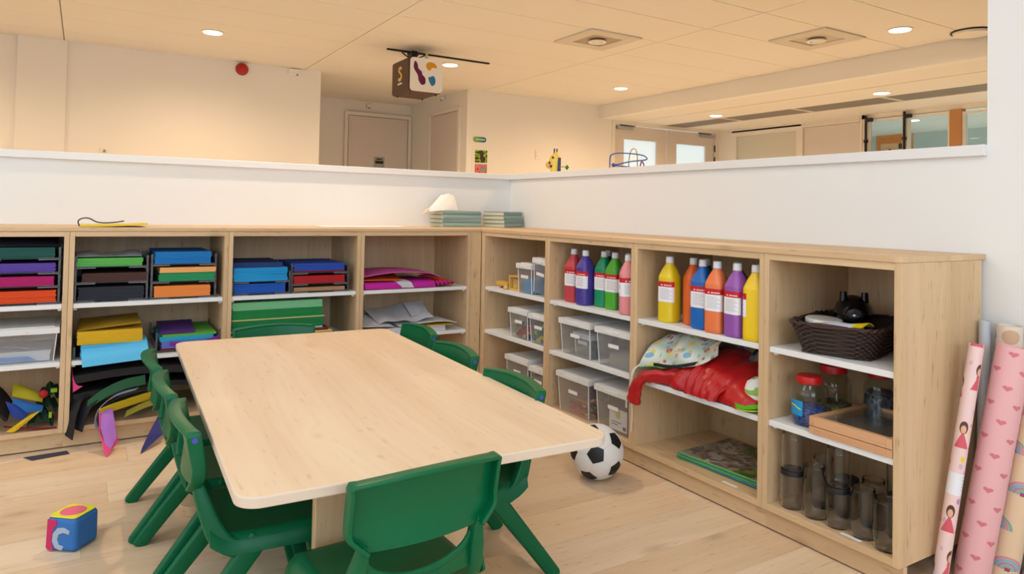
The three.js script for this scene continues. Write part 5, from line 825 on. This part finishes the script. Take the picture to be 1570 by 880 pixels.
// ---------------------------------------------------------------- card spilling from the bottom shelf
{
  const g = 'coloured card spilling from the bottom shelf', C = (label, c, geo) => solo('card_sheet', label, 'card', geo, paint(c, 0.7), [0, 0, 0], 0, g), y = BOT;
  C('big black card bulging at the top of bottom bay', '#101014', shell((u, v) => V(-2.30 + 0.55 * u, y + 0.155 + 0.045 * Math.sin(PI * (0.2 + 0.7 * u)) + 0.01 * v, 0.445 - 0.34 * v), 16, 8, 0.03));
  C('second big black card under the bulging one', '#0e0e12', shell((u, v) => V(-2.295 + 0.54 * u, y + 0.105 + 0.03 * Math.sin(PI * (0.1 + 0.8 * u)), 0.435 - 0.33 * v), 16, 8, 0.02));
  C('black card drooping over the bay edge to the plinth', '#131318', ribbon([[-2.20, 0.215, 0.36], [-2.268, 0.205, 0.425], [-2.292, 0.15, 0.456], [-2.300, 0.09, 0.462], [-2.305, 0.05, 0.468]], [0.026, -0.01, 0.05], 0.002, 18));
  C('black card strip beside the drooping black card', '#17171d', ribbon([[-2.13, 0.215, 0.38], [-2.21, 0.20, 0.432], [-2.255, 0.15, 0.460], [-2.27, 0.10, 0.466], [-2.275, 0.075, 0.468]], [0.03, -0.008, 0.04], 0.002, 18));
  C('dark green card above the grey curved sheet', '#14532c', ribbon([[-2.04, 0.245, 0.445], [-2.12, 0.235, 0.452], [-2.20, 0.20, 0.455], [-2.245, 0.165, 0.458]], [0.0, 0.036, -0.02], 0.002, 16));
  C('grey curved card edge rolling downwards', '#8f93a4', ribbon([[-2.07, 0.212, 0.452], [-2.15, 0.195, 0.464], [-2.20, 0.155, 0.470], [-2.213, 0.11, 0.472], [-2.208, 0.078, 0.473]], [0.012, 0.008, -0.01], 0.003, 20));
  C('black card rolled just inside the grey edge', '#0f0f13', ribbon([[-2.02, 0.205, 0.455], [-2.12, 0.185, 0.462], [-2.18, 0.15, 0.466], [-2.195, 0.11, 0.468], [-2.19, 0.078, 0.470]], [0.03, -0.006, -0.02], 0.003, 20));
  C('yellow card tongue sticking out of the bottom bay', '#cdb81c', shell((u, v) => { const w = 0.5 + 0.5 * Math.min(1, u * 5); return V(-2.205 + 0.225 * u, 0.150 + 0.040 * u - 0.035 * (v - 0.35) * w, 0.500 - 0.05 * u - 0.02 * (v) * w); }, 16, 6, 0.0025));
  C('olive card under the yellow tongue', '#8f8420', ribbon([[-1.985, 0.155, 0.452], [-2.05, 0.14, 0.46], [-2.11, 0.115, 0.462]], [0.008, 0.022, -0.02], 0.002));
  C('bright pink triangle peeking from the bottom bay', '#d83a7c', quad([-2.301, 0.318, 0.452], [-2.296, 0.25, 0.454], [-2.262, 0.246, 0.455], [-2.296, 0.225, 0.456]));
  C('pink pointed card strip hanging to the floor', '#e0447e', join(quad([-2.206, 0.150, 0.474], [-2.160, 0.150, 0.474], [-2.136, 0.03, 0.53], [-2.204, 0.085, 0.52], [0, 0, 0.006]), quad([-2.204, 0.085, 0.52], [-2.136, 0.03, 0.53], [-2.176, 0.0025, 0.628], [-2.186, 0.012, 0.60], [0, 0.003, 0.0])));
  C('lilac pointed card strip over the pink one', '#a86ac0', join(quad([-2.196, 0.150, 0.480], [-2.158, 0.152, 0.480], [-2.142, 0.048, 0.545], [-2.198, 0.088, 0.53], [0, 0, 0.006]), quad([-2.198, 0.088, 0.53], [-2.142, 0.048, 0.545], [-2.166, 0.016, 0.59], [-2.182, 0.032, 0.575], [0, 0.003, 0.0])));
  C('navy card strip reaching from bay to floor behind chair', '#2a2a6e', join(quad([-1.985, 0.105, 0.47], [-1.945, 0.095, 0.47], [-1.975, 0.035, 0.535], [-2.03, 0.04, 0.53], [0, 0.003, 0]), quad([-2.03, 0.04, 0.53], [-1.975, 0.035, 0.535], [-2.064, 0.002, 0.645], [-2.056, 0.008, 0.60], [0, 0.002, 0])));
  solo('card_sheet', 'dark navy card scrap lying flat before the plinth', 'card', quad([-2.42, 0.0015, 0.535], [-2.30, 0.0015, 0.515], [-2.31, 0.0025, 0.475], [-2.45, 0.0025, 0.485]), paint('#33364a', 0.7));
  // scraps in the first bay
  const F = (label, c, geo) => solo('felt_shape', label, 'felt shape', geo, paint(c, 0.8), [0, 0, 0], 0, 'felt and foam scraps in the first bottom bay');
  F('long yellow leaf shape at the back of the heap', '#b8ac1c', quad([-2.50, y + 0.165, 0.30], [-2.40, y + 0.115, 0.33], [-2.40, y + 0.09, 0.36], [-2.50, y + 0.125, 0.36], [0, 0.015, 0.01], 0.004));
  F('blue leaf shape under the yellow one', '#1f62a8', quad([-2.50, y + 0.12, 0.37], [-2.395, y + 0.080, 0.385], [-2.40, y + 0.060, 0.40], [-2.48, y + 0.07, 0.40], [0, 0.01, 0.01], 0.004));
  F('dark blue leaf shape beside the blue one', '#1c3a8c', quad([-2.52, y + 0.115, 0.385], [-2.45, y + 0.075, 0.395], [-2.445, y + 0.04, 0.41], [-2.49, y + 0.05, 0.41], [0, 0.008, 0.01], 0.004));
  F('bright yellow leaf shape at the front of the heap', '#d8b010', quad([-2.512, y + 0.004, 0.425], [-2.485, y + 0.002, 0.433], [-2.405, y + 0.068, 0.415], [-2.435, y + 0.055, 0.40], [0, 0.008, 0.01], 0.004));
  for (const [k, a] of [[0, 0], [1, 0.9], [2, 1.9]]) F(['dark green crumpled felt against the unit side', 'dark green felt strip on the heap', 'dark green felt bow near the shelf front'][k], '#123f2c', shell((u, v) => V(-2.445 + 0.085 * u + 0.012 * k, y + 0.010 + 0.035 * k + 0.05 * Math.sin(PI * u) * (0.5 + 0.5 * v) + 0.015 * wob(u * 2, v, a), 0.415 - 0.06 * k - 0.10 * v), 14, 8, 0.004));
  F('red felt strip along the bay floor', '#8c1418', ribbon([[-2.52, y + 0.02, 0.40], [-2.45, y + 0.010, 0.425], [-2.40, y + 0.006, 0.435], [-2.348, y + 0.004, 0.438]], [0, 0.0, 0.016], 0.003));
  F('small red ball on the felt heap', '#b01c1c', new THREE.SphereGeometry(0.016, 16, 12).translate(-2.396, y + 0.128, 0.385));
  F('lime green block on the felt heap', '#86b81e', box(0.022, 0.014, 0.02, -2.362, y + 0.134, 0.36)); F('lime green bar at the heap front', '#8cb41c', box(0.010, 0.022, 0.01, -2.370, y + 0.052, 0.424));
  F('black felt piece at the far side of the heap', '#141216', shell((u, v) => V(-2.62 + 0.11 * u, y + 0.01 + 0.14 * Math.sin(PI * (0.3 + 0.55 * u)) * (0.6 + 0.4 * v), 0.43 - 0.2 * v), 10, 6, 0.01));
}
{ const t = thing('toy_creature', 'small black and white toy on floor under the chairs', 'toy', [-1.90, 0, 1.52], 0.4); P(t, 'body', loft([[0.001, 0.02, 0.03, 2], [0.015, 0.028, 0.04, 2], [0.035, 0.022, 0.032, 2], [0.045, 0.006, 0.01, 2]], 18), M.black); P(t, 'tail', sweep(curve([[0, 0.02, -0.03], [0.0, 0.012, -0.06], [0.02, 0.018, -0.085]], 8), [[0.02, 0.008], [0.03, 0.006], [0.012, 0.003]], V(1, 0, 0), 8), M.black); P(t, 'spot', new THREE.SphereGeometry(0.009, 12, 8).translate(-0.02, 0.034, 0.008), M.white); }
// ---------------------------------------------------------------- rolls of wrapping paper
const heartTex = canvasTex(256, 256, (c, w) => { c.fillStyle = '#eab0b2'; c.fillRect(0, 0, w, w); c.fillStyle = '#d5757f'; const hrt = (x, y, s) => { c.beginPath(); c.arc(x - s * 0.5, y, s * 0.55, 0, 7); c.arc(x + s * 0.5, y, s * 0.55, 0, 7); c.fill(); c.beginPath(); c.moveTo(x - s, y + s * 0.2); c.lineTo(x + s, y + s * 0.2); c.lineTo(x, y + s * 1.3); c.closePath(); c.fill(); }; for (let j = 0; j < 4; j++) for (let i = 0; i < 4; i++) hrt(32 + i * 64 + (j % 2) * 30 - 15, 24 + j * 64, 11); });
const bowTex = canvasTex(256, 256, (c, w) => { c.fillStyle = '#e6c7a4'; c.fillRect(0, 0, w, w); const cols = ['#b08c9c', '#86b0a0', '#d8909c', '#7fb4c8']; for (let j = 0; j < 2; j++) for (let i = 0; i < 2; i++) { const x = 60 + i * 128 + j * 50 - 20, y = 80 + j * 128; cols.forEach((k, q) => { c.strokeStyle = cols[(q + i + j) % 4]; c.lineWidth = 8; c.beginPath(); c.arc(x, y, 40 - q * 9, PI, 2 * PI); c.stroke(); }); c.fillStyle = ['#3c9aa8', '#a8406c'][i]; c.fillRect(x - 7, y - 8, 14, 12); } });
const stripeTex = canvasTex(64, 64, (c, w) => { c.fillStyle = '#e6a7b4'; c.fillRect(0, 0, w, w); c.fillStyle = '#7cc0dc'; c.fillRect(0, 0, w, w / 2); });
const dotTex = canvasTex(256, 256, (c, w) => { c.fillStyle = '#ead9c6'; c.fillRect(0, 0, w, w); ['#c0302c', '#7e9cb8', '#d8b08c', '#c0302c', '#e8c8b0', '#4f7fae', '#d6a58a', '#8aa6c0', '#cc8a70'].forEach((k, i) => { c.fillStyle = k; c.beginPath(); c.arc(45 + (i % 3) * 84, 45 + Math.floor(i / 3) * 84, 30, 0, 7); c.fill(); }); });
const girlTex = canvasTex(128, 512, (c, w, h) => { c.fillStyle = '#efcdc8'; c.fillRect(0, 0, w, h); const r = seeded(3); for (let i = 0; i < 26; i++) { const x = 10 + r() * 108, y = 14 + i * 19; c.fillStyle = ['#e8d020', '#d8b0c0', '#b08ac4', '#d85c68'][i % 4]; c.beginPath(); c.arc(x, y, 4 + 6 * r(), 0, 7); c.fill(); } for (const [x, y] of [[30, 90], [95, 140], [30, 320], [95, 300], [60, 440], [110, 480]]) { c.fillStyle = '#d85868'; c.beginPath(); c.moveTo(x, y); c.lineTo(x + 30, y + 46); c.lineTo(x - 30, y + 46); c.closePath(); c.fill(); c.fillStyle = '#5a2f24'; c.beginPath(); c.arc(x, y - 10, 17, 0, 7); c.fill(); c.fillStyle = '#e2b090'; c.beginPath(); c.arc(x, y - 5, 11, 0, 7); c.fill(); } c.fillStyle = '#ecebee'; c.fillRect(0, 205, w, 60); c.fillStyle = '#8a8a96'; for (let i = 0; i < 5; i++) c.fillRect(60, 212 + i * 9, 40, 3); });
function roll(label, a, b, r, tex, ru, rv, core = true) {
  const A = V(...a), B = V(...b), L = A.distanceTo(B), t = thing('paper_roll', label, 'paper roll', a, 0, 'rolls of wrapping paper beside the shelves'); t.quaternion.setFromUnitVectors(V(0, 1, 0), B.clone().sub(A).normalize());
  let m = tex; if (tex.isTexture) { const q = tex.clone(); q.needsUpdate = true; q.repeat.set(ru, rv); m = std({ map: q, roughness: 0.42 }); }
  const g = lathe([[r - 0.004, 0], [r, 0.0], [r, L * 0.33], [r, L * 0.66], [r, L], [r - 0.004, L], [r - 0.0045, L - 0.03], [r - 0.0045, 0.03], [r - 0.004, 0]], 36); { const p = g.attributes.position, uv = g.attributes.uv; for (let i = 0; i < p.count; i++) uv.setY(i, p.getY(i) / L); }
  P(t, 'paper', g, m); if (core) P(t, 'end_fold', lathe([[0, L - 0.012], [r - 0.005, L - 0.010], [r - 0.005, L - 0.012], [0, L - 0.014]], 24), paint('#d9c4b2', 0.8));
}
roll('thin pink wrapping roll with little girls and flowers', [-0.300, 0.004, 2.738], [-0.185, 0.642, 2.776], 0.0185, girlTex, 1.5, 1.3);
roll('thick pink wrapping roll printed with hearts', [-0.205, 0.008, 2.772], [-0.120, 0.640, 2.840], 0.042, heartTex, 1, 3.5);
roll('beige wrapping roll printed with rainbows', [-0.118, 0.006, 2.806], [-0.062, 0.620, 2.892], 0.038, bowTex, 1, 3);
roll('wrapping roll with blue and pink stripes', [-0.060, 0.006, 2.868], [-0.042, 0.560, 2.965], 0.034, stripeTex, 1, 14);
roll('wrapping roll with red, blue and beige dots', [-0.036, 0.002, 2.782], [-0.036, 0.685, 2.792], 0.032, dotTex, 1, 4);
roll('clear film roll standing against the unit end', [-0.070, 0.002, 2.734], [-0.052, 0.690, 2.736], 0.015, new THREE.MeshPhysicalMaterial({ color: '#dfe2e8', roughness: 0.15, transmission: 0.3, thickness: 0, clearcoat: 0.6 }), 1, 1, false);
// ---------------------------------------------------------------- toys behind the short partition
{
  const k = thing('storage_cabinet', 'low white cabinet standing behind the short partition', 'cabinet', [0.30, 0, 0.52]); P(k, 'body', between(-0.17, 0.17, 0.04, 1.10, -0.52, 0.60, 'y', 0.003), M.white); P(k, 'plinth', between(-0.15, 0.15, 0, 0.04, -0.5, 0.58), M.dark); for (const z of [-0.24, 0.32]) P(k, 'door', between(0.17, 0.186, 0.06, 1.08, z - 0.27, z + 0.27, 'y', 0.002), M.white);
  const g = thing('giraffe_toy', 'yellow giraffe toy with purple spots peeping over the partition', 'toy', [0.30, 1.1005, 0.055], 0.2), ye = paint('#ecd45a', 0.5), pu = paint('#4c3c78', 0.5);
  P(g, 'body', loft([[0, 0.03, 0.028, 2], [0.04, 0.036, 0.032, 2], [0.10, 0.03, 0.028, 2], [0.16, 0.026, 0.030, 2, 0, 0.0], [0.20, 0.03, 0.042, 2, 0, -0.008], [0.235, 0.026, 0.034, 2, 0, 0.0], [0.262, 0.010, 0.016, 2, 0, 0.006]], 28), ye);
  P(g, 'mane', between(-0.008, 0.008, 0.08, 0.225, 0.030, 0.046, 'y', 0.003), paint('#3a4478', 0.5)); for (const [x, y, z] of [[-0.026, 0.225, 0.006], [-0.028, 0.192, -0.020], [-0.03, 0.170, -0.006], [-0.026, 0.12, 0.004]]) P(g, 'spot', new THREE.SphereGeometry(0.009, 10, 8).translate(x, y, z), pu);
  P(g, 'muzzle', new THREE.SphereGeometry(0.024, 16, 12).translate(-0.014, 0.180, -0.036), paint('#f0b850', 0.5)); for (const s of [-1, 1]) P(g, 'horn', cyl(0.004, 0.005, 0.03, s * 0.012, 0.268, 0.004, 8), pu);
  P(g, 'stem', cord([[0.0, 0.15, 0.03], [0, 0.165, 0.06], [0, 0.162, 0.095]], 0.003, 8), paint('#7ab83c', 0.5)); P(g, 'leaf', new THREE.OctahedronGeometry(0.018).translate(0, 0.160, 0.105), paint('#1c7a34', 0.5));
  const b = thing('bead_maze', 'bead maze with bent blue and yellow wires behind partition', 'toy', [0.30, 1.1005, 0.76]), bl = paint('#2c5cae', 0.4);
  P(b, 'base', rbox(0.16, 0.02, 0.36, 0.006, 0, 0.01, 0), paint('#c89a5c', 0.6)); P(b, 'blue_wire', cord([[0, 0.02, -0.152], [0, 0.12, -0.154], [0, 0.205, -0.150], [0, 0.216, -0.125], [0.01, 0.212, 0.0], [0.02, 0.190, 0.12], [0.01, 0.172, 0.145], [-0.02, 0.163, 0.05], [-0.03, 0.152, -0.04], [-0.03, 0.147, -0.09], [-0.02, 0.140, -0.02], [0.0, 0.12, 0.06], [0.0, 0.02, 0.10]], 0.0036, 80), bl);
  P(b, 'yellow_wire', cord([[0.03, 0.02, -0.02], [0.03, 0.19, -0.022], [0.03, 0.235, 0.0], [0.03, 0.235, 0.03], [0.03, 0.19, 0.045], [0.03, 0.02, 0.045]], 0.0036, 40), paint('#e8b85c', 0.4)); P(b, 'red_wire', cord([[-0.02, 0.02, 0.125], [-0.02, 0.13, 0.125], [-0.02, 0.16, 0.14], [-0.02, 0.13, 0.158], [-0.02, 0.02, 0.158]], 0.004, 30), paint('#7a5c78', 0.4));
  P(b, 'bead', new THREE.SphereGeometry(0.012, 12, 10).translate(-0.03, 0.149, -0.085), bl); P(b, 'bead', new THREE.SphereGeometry(0.013, 12, 10).translate(0, 0.13, -0.153), paint('#e4b02c', 0.5));
}
renderer.render(scene, camera);
